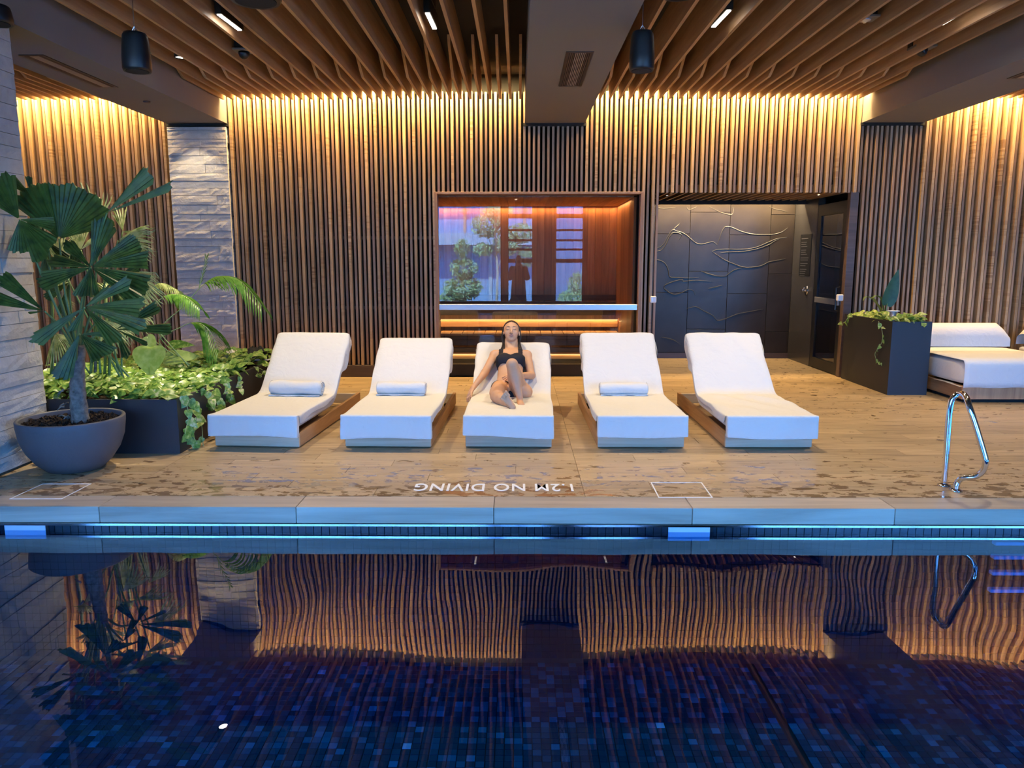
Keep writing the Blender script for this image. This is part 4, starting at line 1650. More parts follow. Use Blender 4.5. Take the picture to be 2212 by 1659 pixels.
# ================================================================== HANDRAIL
t = thing('handrail', 'curved chrome grab rail standing on the deck at the pool edge', 'handrail', (3.09, 5.3, 0))
raw = [(2039, 1049, 5.35), (2044, 985, None), (2050, 900, None), (2055, 868, None), (2061, 857, None), (2071, 850, None), (2081, 851, None), (2088, 860, None), (2094, 878, None), (2107, 918, None), (2118, 955, None),
       (2126, 982, None), (2129, 996, None), (2126, 1012, None), (2117, 1024, None), (2104, 1030, None), (2090, 1031, None), (2078, 1033, None), (2070, 1040, None), (2066, 1049, None), (2064, 1060, 5.24)]
hp = []
nraw = len(raw)
for i, (x, y, Yv) in enumerate(raw):
    f = i / (nraw - 1)
    Yp = 5.36 if i < 4 else None
    if i < 5:
        p = P(x, y, Y=5.36)
    elif i >= nraw - 3:
        p = P(x, y, Y=5.24)
    else:
        g_ = (i - 5) / (nraw - 8)
        Yd = 5.36 - 0.26 * math.sin(PI * 0.5 * min(1, g_ / 0.55)) + (0.14 * max(0, (g_ - 0.55) / 0.45))
        p = P(x, y, Y=Yd)
    hp.append(p)
hp[0].z = 0.0
hp[-1].z = 0.0
sp = smooth_path(hp, 4)
MB().tube([p - t.location for p in sp], 0.0205, 14).build('tube', M['steel'], t, True)
for p in (hp[0], hp[-1]):
    q = p - t.location
    MB().lathe([(0.022, 0.001), (0.045, 0.001), (0.043, 0.008), (0.024, 0.016)], 20, Matrix.Translation(q), False).build('flange', M['steel'], t, True)

# ================================================================== CEILING FITTINGS
def speaker(x, y, zb, h, r, label, wire=True, nm='pendant_speaker'):
    t = thing(nm, label, 'speaker', (x, y, zb))
    MB().lathe([(r * 0.80, 0.004), (r * 0.93, 0.0), (r, 0.02), (r * 0.99, h * 0.35), (r * 0.90, h * 0.8), (r * 0.86, h * 0.93), (r * 0.75, h)], 28).build('body', M['blackmetal'], t, True)
    MB().lathe([(0.0, 0.0), (r * 0.8, 0.0), (r * 0.8, 0.006)], 28, None, False).build('grille_cloth', M['black'], t)
    if wire:
        top = 3.99 - zb
        MB().tube([(0, 0, h), (0, 0, top)], 0.004, 6).build('cable', M['steel'], t)
        MB().tube([(-0.03, 0, h), (0, 0, h + 0.05), (0.03, 0, h)], 0.004, 6).build('yoke', M['steel'], t)
        MB().box((-0.06, -0.06, top - 0.10), (0.06, 0.06, top)).build('ceiling_mount', M['blackmetal'], t)
    return t


speaker(-2.83, 5.98, 2.98, 0.27, 0.102, 'black pendant speaker hanging at left near the taupe beam')
speaker(0.955, 6.3, 3.05, 0.29, 0.098, 'black pendant speaker hanging just right of the middle beam')
speaker(-1.93, 6.0, 3.47, 0.19, 0.185, 'wide round dark ceiling speaker at the top edge left of centre', False, 'ceiling_speaker')
speaker(1.17, 6.0, 3.50, 0.16, 0.13, 'round dark ceiling speaker at the top edge right of the middle beam', False, 'ceiling_speaker')
speaker(-3.70, 5.75, 3.25, 0.125, 0.11, 'dark round speaker under the left beam at the top left corner', False, 'ceiling_speaker')


def twin_lamp(p0, p1, label, z=3.69, on=True, watts=200):
    a = P(*p0, Z=z)
    b = P(*p1, Z=z)
    c = (a + b) / 2
    d = b - a
    ang = math.atan2(d.y, d.x)
    L = max(0.16, d.length) / 2
    t = thing('twin_spotlight', label, 'ceiling light', tuple(c), ang, 'black linear spotlights between the battens')
    MB().bbox((-L - 0.02, -0.03, 0.0), (L + 0.02, 0.03, 0.12), 0.004).build('housing', M['blackmetal'], t)
    MB().box((-L * 1.0, -0.035, 0.12), (L * 0.3, 0.035, 0.28)).build('ceiling_mount', M['blackmetal'], t)
    for s in (-1, 1):
        MB().bbox((min(s * 0.012, s * L), -0.018, -0.006), (max(s * 0.012, s * L), 0.018, 0.001), 0.002).build('lens', M['led_white'], t)
    lamp('SPOT', 'spot_light', (c.x, c.y, z - 0.03), watts, (1.0, 0.80, 0.52), (R(-3), 0, 0), spot_size=R(112), spot_blend=0.75, shadow_soft_size=0.05)
    return t


twin_lamp((473, 31), (518, 65), 'lit twin spotlight between battens above the leftmost sun lounger')
twin_lamp((923, 28), (939, 62), 'lit twin spotlight between battens left of the middle beam')
twin_lamp((1575, 22), (1541, 58), 'lit twin spotlight between battens right of the middle beam')
twin_lamp((2100, 15), (2033, 53), 'lit twin spotlight between battens near the right beam')

# downlight in a batten gap at left
c = P(390, 125, Z=3.66)
t = thing('downlight', 'small round lit downlight among the battens by the left beam', 'ceiling light', tuple(c))
MB().lathe([(0.062, 0.30), (0.062, 0.0), (0.050, 0.0), (0.046, 0.02)], 20, None, False).build('can', M['blackmetal'], t, True)
MB().lathe([(0.0, 0.008), (0.048, 0.008)], 20, None, False).build('lens', M['led_white'], t)
lamp('SPOT', 'planter_spot', (c.x, c.y, 3.62), 650, (1.0, 0.86, 0.58), (R(-22), R(6), 0), spot_size=R(42), spot_blend=0.8, shadow_soft_size=0.04)
lamp('SPOT', 'planter_spot', (4.68, 9.6, 3.6), 160, (1.0, 0.86, 0.60), (0, 0, 0), spot_size=R(30), spot_blend=0.6, shadow_soft_size=0.03)
lamp('SPOT', 'daybed_spot', (5.9, 9.1, 3.6), 170, (1.0, 0.80, 0.55), (R(0), 0, 0), spot_size=R(85), spot_blend=0.8, shadow_soft_size=0.05)
lamp('SPOT', 'column_spot', (-4.24, 10.05, 3.33), 26, (1.0, 0.80, 0.52), (R(18), 0, 0), spot_size=R(80), spot_blend=0.6, shadow_soft_size=0.02)
# added warm spots over the pool side, out of frame, with no fittings
for x in (-0.6, 1.8, 3.7):
    lamp('SPOT', 'spot_light', (x, 5.6, 3.66), 40, (1.0, 0.80, 0.52), (R(-14), 0, 0), spot_size=R(78), spot_blend=0.9, shadow_soft_size=0.05)

def mounted_plate(p, w_, label, dome=True):
    c = P(*p, Z=3.70)
    t = thing('security_camera' if dome else 'smoke_detector', label, 'camera' if dome else 'detector', tuple(c))
    MB().bbox((-w_ / 2, -0.09, 0), (w_ / 2, 0.09, 0.02), 0.003).build('plate', M['soffit'], t)
    MB().box((-w_ / 2, -0.02, 0.021), (w_ / 2, 0.08, 0.27)).build('bracket', M['blackmetal'], t)
    if dome:
        MB().lathe([(0.055, 0.0), (0.055, -0.025), (0.045, -0.05), (0.025, -0.068), (0.005, -0.074)], 20).build('dome', M['blackmetal'], t, True)
    else:
        MB().lathe([(0.055, 0.0), (0.05, -0.012), (0.02, -0.018), (0.012, -0.03)], 20).build('sensor_head', M['brushed'], t, True)
    return t


mounted_plate((527, 112), 0.22, 'black dome camera on a plate between battens at left')
mounted_plate((1992, 105), 0.22, 'black dome camera on a plate between battens by the right beam')
mounted_plate((1868, 42), 0.20, 'small detector on a grey plate between battens at upper right', False)
for px_, lab in (((317, 219), 'small dark detector under the left taupe beam'),):
    c = P(*px_, Z=BZ)
    t = thing('smoke_detector', lab, 'detector', tuple(c))
    MB().lathe([(0.04, 0.0), (0.036, -0.014), (0.012, -0.022)], 16).build('base', M['skirting'], t, True)
# alcove and sauna pin lights
for p_, z_, lab in (((1768, 421), 2.50, 'tiny lit pin light in the alcove ceiling by the door'), ((1441, 422), 2.50, 'tiny lit pin light in the alcove ceiling at left'), ((1115, 431), 2.445, 'small round lit lamp in the sauna ceiling')):
    c = P(*p_, Z=z_)
    t = thing('pin_light', lab, 'ceiling light', (c.x, c.y, z_))
    MB().lathe([(0.028, 0.0), (0.026, -0.006), (0.016, -0.006)], 14, None, False).build('rim', M['brushed'], t)
    MB().lathe([(0.0, -0.004), (0.016, -0.004)], 14, None, False).build('lens', M['led_white'], t)
lamp('SPOT', 'pin_spot', (3.6, 11.2, 2.48), 8, (1.0, 0.8, 0.55), (0, 0, 0), spot_size=R(90), spot_blend=0.8, shadow_soft_size=0.02)

# ================================================================== PLANTERS
def open_box(name, label, x0, x1, y0, y1, h, th=0.03, fill=0.05):
    t = thing(name, label, 'planter', (x0, y0, 0))
    dx, dy = x1 - x0, y1 - y0
    MB().box((0, 0, 0), (dx, th, h)).build('front_panel', M['planter'], t)
    MB().box((0, dy - th, 0), (dx, dy, h)).build('back_panel', M['planter'], t)
    MB().box((0, th, 0), (th, dy - th, h)).build('side_panel', M['planter'], t)
    MB().box((dx - th, th, 0), (dx, dy - th, h)).build('side_panel', M['planter'], t)
    MB().box((th, th, h - fill - 0.1), (dx - th, dy - th, h - fill)).build('soil', M['soil'], t)
    return t


PH = 0.46
open_box('planter_box', 'long low black planter box full of trailing pothos at left', -4.58, -2.83, 6.24, 9.0, PH)
open_box('planter_box', 'tall black planter box between the glass door and the daybed', 4.43, 4.90, 9.14, 10.48, 0.88)


def heart(L, W, fold=0.25, droop=0.25):
    """heart leaf pointing along +Y from the stalk at the origin"""
    prof = [(-0.06, 0.0), (-0.12, 0.55), (0.02, 0.9), (0.22, 1.0), (0.48, 0.82), (0.74, 0.45), (0.92, 0.14), (1.0, 0.0)]
    v = []
    rows = []
    for i, (yy, ww) in enumerate(prof):
        cz = -droop * yy * yy * L
        sp_y = (0.0 if i == 0 else (0.04 if i == 1 else yy)) * L
        rows.append([(-ww * W / 2, yy * L, cz + fold * ww * W / 2), (0, sp_y, cz), (ww * W / 2, yy * L, cz + fold * ww * W / 2)])
    return MB().grid(rows)


def orient(o, d, up=Vector((0, 0, 1))):
    """point local +Y along d, local +Z near up"""
    y = Vector(d).normalized()
    x = y.cross(up)
    if x.length < 1e-4:
        x = Vector((1, 0, 0))
    x.normalize()
    z = x.cross(y)
    o.rotation_euler = Matrix((x, y, z)).transposed().to_euler()


hearts = [heart(1.0, 0.82, f, d).mesh('leaf', True, M['pothos']) for f, d in ((0.2, 0.2), (0.35, 0.35), (0.1, 0.45), (-0.1, 0.3))]


def rand_dir(rs, tilt):
    a = rs.uniform(0, 2 * PI)
    return Vector((math.cos(a), math.sin(a), rs.uniform(*tilt)))


def pothos_bed(label, x0, x1, y0, y1, z, n_part, n_stuff, seed, lsz=(0.07, 0.12), hmax=0.14):
    t = thing('pothos', label, 'plant', ((x0 + x1) / 2, (y0 + y1) / 2, z))
    rs = random.Random(seed)
    c = t.location
    def one(i, bias):
        x = rs.uniform(x0, x1)
        f = rs.random()
        y = y0 + (y1 - y0) * (f ** bias)
        zz = z + rs.uniform(0.0, hmax) * (0.6 + 0.4 * math.sin(x * 3 + y * 2))
        d = rand_dir(rs, (-0.35, 0.5))
        d.y -= 0.45
        up = Vector((rs.uniform(-0.5, 0.5), rs.uniform(-0.9, 0.2), 1)).normalized()
        return Vector((x, y, zz)), d, up, rs.uniform(*lsz)
    for i in range(n_part):
        p, d, up, s = one(i, 1.8)
        o = link('leaf', hearts[rs.randrange(4)], t, p - c)
        orient(o, d, up)
        o.scale = (s, s, s)
    V, Fc = [], []
    for i in range(n_stuff):
        p, d, up, s = one(i, 1.0)
        yv = d.normalized()
        xv = yv.cross(up).normalized()
        zv = xv.cross(yv)
        me = hearts[rs.randrange(4)]
        b = len(V)
        for v in me.vertices:
            V.append(p - c + (xv * v.co.x + yv * v.co.y + zv * v.co.z) * s)
        for q in me.polygons:
            Fc.append([b + k for k in q.vertices])
    me = bpy.data.meshes.new('leaves')
    me.from_pydata([tuple(v) for v in V], [], Fc)
    me.polygons.foreach_set('use_smooth', [True] * len(me.polygons))
    me.materials.append(M['pothos'])
    o = link('leaves', me, t)
    o['kind'] = 'stuff'
    return t


pb = pothos_bed('variegated green pothos spilling over the long planter at left', -4.5, -2.86, 6.28, 8.95, 0.455, 200, 1500, 11)


def vine(parent, pts, seed, n=7, s=(0.07, 0.1), r=0.004):
    rs = random.Random(seed)
    loc = parent.matrix_world.translation if False else parent.location
    sp = smooth_path(pts, 6)
    v = MB().tube([p - loc for p in sp], r, 5).build('vine', M['vine'], parent, True)
    for i in range(n):
        k = int((i + 0.6) / n * (len(sp) - 1))
        p = sp[k] - loc
        o = link('leaf', hearts[rs.randrange(4)], parent, p)
        d = Vector((rs.uniform(-0.8, 0.8), rs.uniform(-0.8, 0.1), rs.uniform(-0.9, 0.1)))
        orient(o, d, Vector((rs.uniform(0.2, 1.0), -1.0, 0.5)))
        q = rs.uniform(*s)
        o.scale = (q, q, q)


PXR = -2.80
vine(pb, [P(395, 855, X=PXR), P(418, 870, X=PXR + 0.03), P(425, 900, X=PXR + 0.02), P(418, 940, X=PXR + 0.02), P(425, 958, X=PXR + 0.03)], 1, 9)
vine(pb, [P(400, 862, X=PXR), P(408, 900, X=PXR + 0.02), P(400, 935, X=PXR + 0.02), P(412, 940, X=PXR + 0.04)], 2, 6)
vine(pb, [P(452, 835, X=PXR), P(468, 850, X=PXR + 0.03), P(475, 872, X=PXR + 0.03), P(468, 880, X=PXR + 0.03)], 3, 7)
vine(pb, [P(440, 840, X=PXR), P(455, 860, X=PXR + 0.03), P(462, 880, X=PXR + 0.03)], 4, 6)
vine(pb, [P(475, 820, X=PXR), P(492, 830, X=PXR + 0.03), P(500, 850, X=PXR + 0.03), P(497, 865, X=PXR + 0.03)], 5, 6)
vine(pb, [P(518, 812, X=PXR), P(522, 830, X=PXR + 0.02), P(519, 845, X=PXR + 0.02)], 6, 4, (0.05, 0.07))
vine(pb, [P(548, 792, X=PXR), P(568, 800, X=PXR + 0.04), P(563, 812, X=PXR + 0.04), P(556, 806, X=PXR + 0.03)], 7, 4, (0.05, 0.07))
vine(pb, [P(430, 870, X=PXR), P(436, 920, X=PXR + 0.03), P(440, 966, X=PXR + 0.06), P(452, 968, X=PXR + 0.10)], 8, 5, (0.05, 0.08))


# ---- big leaves in the left planter
def big_leaf(name, label, base, root, tip_dir, L, W, mat, up=Vector((0, -1, 0.4)), fold=0.15, droop=0.15):
    t = thing(name, label, 'plant', tuple(root))
    hm = heart(1.0, W / L, fold, droop)
    o = hm.build('leaf', mat, t, True, base - root)
    orient(o, tip_dir, up)
    o.scale = (L, L, L)
    sd = o.modifiers.new('s', 'SUBSURF')
    sd.levels = sd.render_levels = 1
    MB().tube([(0, 0, 0), (base - root) * 0.6 + Vector((0, 0, 0.03)), base - root], 0.006, 6).build('stalk', M['stem'], t, True)
    return t


zz0 = PH - 0.05
b_ = P(325, 752, Y=7.4)
big_leaf('philodendron', 'big yellow green heart shaped leaf in the middle of the left planter', b_, Vector((b_.x, 7.45, zz0)), Vector((0.02, -0.35, -1)), 0.28, 0.34, M['bigleaf'])
b_ = P(360, 775, Y=8.0)
big_leaf('philodendron', 'broad leaf lying to the right behind the yellow heart leaf', b_, Vector((b_.x, 8.1, zz0)), Vector((1, -0.1, 0.15)), 0.36, 0.20, M['bigleaf'], Vector((0, -0.8, 0.6)))
b_ = P(368, 745, Y=8.3)
big_leaf('philodendron', 'upright green leaf behind the planter foliage near the column', b_, Vector((b_.x, 8.3, zz0)), Vector((0.9, 0, 0.05)), 0.26, 0.12, M['pothos'], Vector((0, -0.8, 0.6)))
b_ = P(318, 728, Y=7.8)
big_leaf('philodendron', 'pale round leaf on a stalk right of the fan palm', b_, Vector((b_.x, 7.8, zz0)), Vector((0.3, 0, -0.5)), 0.15, 0.14, M['bigleaf'])


# ---- feather palm (kentia) fronds in the left planter
def frond(parent, pts, n=22, l0=0.30, seed=1, mat=None, side=1.0, start=0.45, stemr=0.006, hang=0.9):
    rs = random.Random(seed)
    loc = parent.location
    sp = smooth_path(pts, 8)
    fr_ = MB().tube([p - loc for p in sp], [stemr * (1 - 0.7 * i / (len(sp) - 1)) for i in range(len(sp))], 6).build('frond', M['vine'], parent, True)
    m_ = len(sp)
    mb = MB()
    for k in range(n):
        f = start + (1 - start) * k / (n - 1)
        i = min(m_ - 2, int(f * (m_ - 1)))
        p = sp[i] - loc
        tdir = (sp[i + 1] - sp[i]).normalized()
        sid = tdir.cross(Vector((0, 0, 1)))
        if sid.length < 0.1:
            sid = Vector((0, -1, 0))
        sid.normalize()
        fl = l0 * (0.55 + 0.45 * math.sin(PI * min(1, (k + 3) / (n + 3)))) * rs.uniform(0.9, 1.1)
        for s in (-1, 1):
            d0 = (tdir * 0.75 + sid * s * 0.75 + Vector((0, 0, 0.35))).normalized()
            pts_ = []
            q = p.copy()
            dd = d0.copy()
            ns = 6
            for j in range(ns + 1):
                pts_.append(q.copy())
                dd = (dd + Vector((0, 0, -hang * 2.0 / ns))).normalized()
                q += dd * fl / ns
            wv = sid if abs(dd.dot(sid)) < 0.7 else tdir
            wv = (tdir * 0.8 + Vector((0, 0, 0.3))).normalized()
            rows = []
            for j, q in enumerate(pts_):
                ww = 0.0085 * (math.sin(PI * min(0.98, (j + 0.7) / (ns + 0.7))) ** 0.6)
                rows.append([q - wv * ww, q + wv * ww])
            mb.grid(rows)
    o = mb.build('leaflets', mat or M['kentia'], fr_, True)
    return fr_


kp = thing('feather_palm', 'bright green feather palm arching from the left planter over the column', 'plant', (-3.35, 8.0, PH - 0.05))
frond(kp, [Vector((-3.35, 8.0, 0.42)), P(345, 725, Y=8.0), P(398, 660, Y=8.0), P(440, 615, Y=8.0), P(475, 597, Y=8.0), P(520, 608, Y=8.0), P(566, 662, Y=7.95)], 30, 0.36, 1, start=0.50)
frond(kp, [Vector((-3.38, 7.95, 0.42)), P(325, 690, Y=7.9), P(345, 648, Y=7.9), P(372, 636, Y=7.9), P(402, 642, Y=7.85), P(432, 668, Y=7.8)], 24, 0.26, 2, start=0.46)
frond(kp, [Vector((-3.32, 8.05, 0.42)), P(345, 742, Y=8.0), P(392, 706, Y=8.0), P(425, 697, Y=8.0), P(452, 715, Y=7.95), P(474, 760, Y=7.9)], 28, 0.38, 3, start=0.52)
frond(kp, [P(430, 622, Y=8.0), P(436, 600, Y=8.0), P(443, 575, Y=8.0), P(446, 556, Y=8.0)], 8, 0.10, 4, start=0.15, hang=0.2)
frond(kp, [Vector((-3.42, 8.0, 0.42)), P(300, 700, Y=8.1), P(318, 640, Y=8.1), P(345, 612, Y=8.1), P(385, 628, Y=8.1)], 16, 0.18, 5, start=0.55, mat=M['fan2'])


# ---- fan palms
def wedge(parent, hub, tip, half, nseg, mat, seed, up=None, droop=0.10, split=0.0, name='leaf', tipw=None):
    """a pleated fan segment from the hub to the tip (world coordinates)"""
    rs = random.Random(seed)
    ax = tip - hub
    L = ax.length
    ax = ax / L
    upv = up or Vector((rs.uniform(-0.25, 0.25), -0.8, rs.uniform(0.1, 0.7)))
    side = ax.cross(upv).normalized()
    nrm = side.cross(ax).normalized()
    rows = []
    nr = 7
    n2 = nseg * 2
    loc = parent.location
    mb = MB()
    tiplen = [1.0 + rs.uniform(-0.05, 0.05) for _ in range(nseg + 1)]
    for j in range(nr + 1):
        f = j / nr
        r_ = []
        for i in range(n2 + 1):
            a = -half + 2 * half * i / n2
            e = tiplen[i // 2]
            if j == nr:
                e *= (1.0 if i % 2 else 0.965)
            else:
                e *= 0.985
            rr = L * (0.04 + 0.96 * f) * e * (1 - 0.06 * (a / max(half, 0.1)) ** 2)
            pl = (0.5 if i % 2 else -0.5) * rr * (2 * half / n2) * 0.9
            p = hub + ax * (rr * math.cos(a)) + side * (rr * math.sin(a)) + nrm * pl - Vector((0, 0, 1)) * droop * L * f ** 2.2 * (1 - 0.5 * abs(ax.z)) - nrm * (0.10 * L * (a / max(half, 0.3)) ** 2 * f)
            r_.append(p - loc)
        rows.append(r_)
    if split <= 0:
        mb.grid(rows)
    else:        # separate fingers beyond the split radius
        k = max(1, int(nr * (1 - split)))
        mb.grid(rows[:k + 1])
        for i in range(nseg):
            i0 = 2 * i
            fingers = []
            for j in range(k, nr + 1):
                g_ = (j - k) / (nr - k)
                a, m2, b = rows[j][i0], rows[j][i0 + 1], rows[j][i0 + 2]
                c_ = (a + b) / 2
                sh = 1 - 0.93 * g_ ** 1.3
                dz = Vector((0, 0, -0.10 * L * g_ ** 2 * rs.uniform(0.2, 1.8)))
                fingers.append([c_ + (a - c_) * sh + dz, c_ + (m2 - c_) * sh + dz, c_ + (b - c_) * sh + dz])
            mb.grid(fingers)
    return mb


def fan_leaf(parent, hubpx, Y, wedges, mat, seed, stem_from, split=0.0, up=None, droop=0.08):
    """one palmate leaf: wedges [(tip_x, tip_y, dY, half_deg, nseg)]"""
    hub = P(*hubpx, Y=Y)
    mb = MB()
    for k, (tx, ty, dY, half, ns) in enumerate(wedges):
        tip = P(tx, ty, Y=Y + dY)
        w_ = wedge(parent, hub, tip, R(half * (1.12 if half < 30 else 1.0)), ns, mat, seed * 17 + k, up, droop, split)
        b = len(mb.v)
        mb.v += w_.v
        mb.f += [[b + i for i in f] for f in w_.f]
    lf = mb.build('leaf', mat, parent, False)
    loc = parent.location
    a = stem_from
    mid = (a + hub) / 2 + Vector((0, 0, 0.06)) + (hub - a).cross(Vector((0, 1, 0))) * 0.03
    MB().tube([p - loc for p in smooth_path([a, mid, hub], 6)], [0.011 - 0.005 * i / 12 for i in range(13)], 6).build('petiole', M['stem'], lf, True)
    return lf


POTX, POTY = -3.445, 5.78
pot = thing('round_pot', 'large round grey concrete bowl pot at the foot of the stone pillar', 'plant pot', (POTX, POTY, 0))
prof = [(0.16, 0.0), (0.20, 0.008), (0.265, 0.07), (0.325, 0.16), (0.362, 0.26), (0.375, 0.36), (0.377, 0.40), (0.372, 0.408), (0.352, 0.408), (0.347, 0.400), (0.345, 0.33)]
MB().lathe(prof, 48, None, False).build('bowl', M['pot'], pot, True)
mb = MB()
rows = []
for i in range(9):
    r_ = 0.346 * i / 8
    rows.append([(r_ * math.cos(a), r_ * math.sin(a), 0.352 + rng.random() * 0.022) for a in [2 * PI * k / 40 for k in range(40)]])
for r_ in rows:
    r_.append(r_[0])
mb.grid(rows)
so_ = mb.build('mulch', M['soil'], pot)
mb = MB()
for i in range(420):
    a, r_ = random.uniform(0, 2 * PI), 0.335 * math.sqrt(random.random())
    mt = Matrix.Translation((r_ * math.cos(a), r_ * math.sin(a), 0.37)) @ Euler((random.uniform(0, 3), random.uniform(0, 3), random.uniform(0, 3))).to_matrix().to_4x4()
    s = random.uniform(0.005, 0.014)
    mb.box((-s * 1.6, -s, -s * 0.5), (s * 1.6, s, s * 0.5), mt)
o = mb.build('bark_chips', M['soil'], so_)
o['kind'] = 'stuff'

fp = thing('fan_palm', 'dark green fan palm growing in the round pot', 'plant', (POTX + 0.02, POTY, 0.36))
tr0 = Vector((P(172, 890, Y=POTY).x, POTY, 0.36))
trp = [tr0, P(168, 850, Y=POTY), P(168, 800, Y=POTY + 0.01), P(172, 745, Y=POTY)]
mb = MB().tube([p - fp.location for p in smooth_path(trp, 5)], [0.062 - 0.0016 * i + 0.006 * (i % 2) for i in range(16)], 12)
mb.build('trunk', M['trunk'], fp, True)
mb = MB()
for i in range(26):
    a = random.uniform(0, 2 * PI)
    z = random.uniform(0.0, 0.45)
    rr = 0.055
    p = Vector((rr * math.cos(a), rr * math.sin(a), z))
    q = p + Vector((0.05 * math.cos(a), 0.05 * math.sin(a), random.uniform(-0.07, 0.02)))
    mb.tube([p, (p + q) / 2 + Vector((0, 0, 0.012)), q], [0.008, 0.006, 0.002], 5)
mb.build('fibre_tufts', M['trunk'], fp, True)['kind'] = 'stuff'
T1 = P(170, 770, Y=POTY)
T2 = P(166, 800, Y=POTY + 0.03)
up1 = Vector((0.1, -0.9, 0.35))
fan_leaf(fp, (128, 516), 5.85, [(152, 395, 0.05, 62, 20), (60, 400, 0.0, 22, 8)], M['fan'], 1, T1, 0, up1, 0.0)
fan_leaf(fp, (42, 474), 5.62, [(-25, 395, -0.05, 20, 7), (40, 545, -0.05, 22, 8), (90, 560, -0.03, 12, 5), (118, 480, 0.05, 14, 6), (8, 370, 0, 10, 4), (120, 528, 0.0, 11, 4)], M['fan'], 2, T1, 0, up1, 0.03)
fan_leaf(fp, (231, 460), 5.75, [(320, 364, 0.05, 14, 7), (374, 398, 0.0, 5, 3)], M['fan'], 3, T1, 0, Vector((-0.3, -0.8, 0.6)), 0.0)
fan_leaf(fp, (197, 578), 5.70, [(82, 602, -0.06, 12, 6), (172, 640, -0.12, 17, 7), (208, 640, -0.05, 9, 4), (222, 470, 0.05, 15, 7), (140, 520, 0.1, 9, 4), (300, 515, 0.06, 14, 8), (325, 552, 0.0, 9, 5), (325, 610, -0.05, 10, 5), (105, 555, 0.1, 8, 4), (300, 650, 0.0, 8, 4)], M['fan'], 4, T1, 0, up1, 0.04)
fan_leaf(fp, (183, 664), 5.55, [(312, 650, -0.05, 11, 6), (282, 598, 0.05, 9, 4), (66, 732, -0.08, 10, 5), (235, 620, 0.1, 12, 5), (255, 735, -0.1, 10, 5), (150, 715, -0.1, 9, 4), (318, 700, 0.0, 9, 4)], M['fan'], 5, T2, 0, Vector((0.1, -0.75, 0.7)), 0.05)
fan_leaf(fp, (172, 722), 5.50, [(120, 815, -0.12, 16, 7), (232, 765, -0.1, 20, 8), (246, 716, 0.0, 9, 4)], M['fan'], 6, T2, 0, Vector((0, -0.6, 0.8)), 0.05)
fan_leaf(fp, (96, 672), 5.50, [(0, 596, -0.1, 9, 5), (-20, 640, -0.1, 8, 4), (60, 676, 0.0, 5, 2)], M['fan'], 7, T1, 0, up1, 0.0)
fan_leaf(fp, (250, 712), 5.95, [(372, 706, -0.02, 6, 4), (275, 772, -0.1, 9, 4), (320, 742, 0.0, 5, 3), (210, 760, 0, 12, 5), (345, 655, 0.1, 8, 4)], M['fan'], 8, T1, 0, up1, 0.03)
fan_leaf(fp, (100, 520), 5.95, [(62, 470, 0.1, 20, 6), (100, 600, 0.0, 14, 5), (145, 560, 0, 12, 5)], M['fan'], 9, T1, 0, up1, 0.05)
fan_leaf(fp, (215, 690), 5.85, [(250, 740, -0.02, 9, 4), (245, 715, 0, 8, 4)], M['fan'], 10, T2, 0, up1, 0.02)

fan_leaf(fp, (150, 610), 5.9, [(95, 640, 0, 12, 5), (130, 680, 0, 10, 5), (165, 545, 0.1, 12, 5)], M['fan'], 11, T1, 0, up1, 0.03)
fan_leaf(fp, (240, 610), 5.95, [(300, 572, 0.05, 9, 5), (318, 625, 0.0, 9, 5), (262, 680, 0, 10, 5)], M['fan'], 12, T1, 0, up1, 0.04)
fan_leaf(fp, (70, 425), 6.05, [(20, 385, 0, 11, 5), (60, 378, 0, 9, 4), (100, 470, 0, 12, 5)], M['fan'], 13, T1, 0, up1, 0.02)

# pale, split fan palm growing in the planter behind
pp2 = thing('pale_fan_palm', 'pale yellow green fan palm in the planter behind the dark fan palm', 'plant', (-3.9, 6.95, PH - 0.05))
base2 = [Vector((-3.95 + 0.09 * k, 6.95 + 0.05 * (k % 2), PH - 0.05)) for k in range(6)]
up2 = Vector((-0.1, -0.7, 0.75))
specs = [
    ((255, 520), 6.8, [(335, 480, 0.05, 30, 12), (335, 540, 0.0, 22, 9)], 0.55),
    ((215, 490), 6.9, [(208, 400, 0.1, 20, 8), (160, 372, 0.1, 10, 4)], 0.7),
    ((270, 590), 6.7, [(345, 600, 0.0, 30, 12), (355, 650, 0.0, 20, 8)], 0.5),
    ((240, 640), 6.9, [(330, 640, 0.0, 32, 12), (200, 600, 0.1, 22, 8)], 0.5),
    ((130, 570), 6.9, [(120, 490, 0.1, 35, 12), (180, 540, 0.1, 22, 8)], 0.5),
    ((120, 640), 6.9, [(115, 590, 0.1, 40, 12), (160, 660, 0.0, 22, 8)], 0.5),
    ((220, 690), 6.7, [(275, 740, -0.1, 30, 10), (230, 760, 0.0, 18, 7)], 0.5),
    ((120, 720), 6.8, [(120, 790, -0.1, 26, 9), (160, 740, 0.0, 22, 8)], 0.5),
    ((265, 500), 7.0, [(250, 430, 0.1, 16, 6), (300, 500, 0, 20, 7)], 0.6),
    ((280, 670), 7.0, [(330, 700, 0.0, 24, 8), (262, 730, 0.0, 20, 7)], 0.5),
    ((175, 540), 7.1, [(160, 470, 0.1, 25, 9), (210, 500, 0.1, 15, 6)], 0.5),
]
for i, (h_, Y_, ws, sp_) in enumerate(specs):
    fan_leaf(pp2, h_, Y_, ws, M['fan2'], 40 + i, base2[i % 6], sp_, up2, 0.12)
mb = MB()
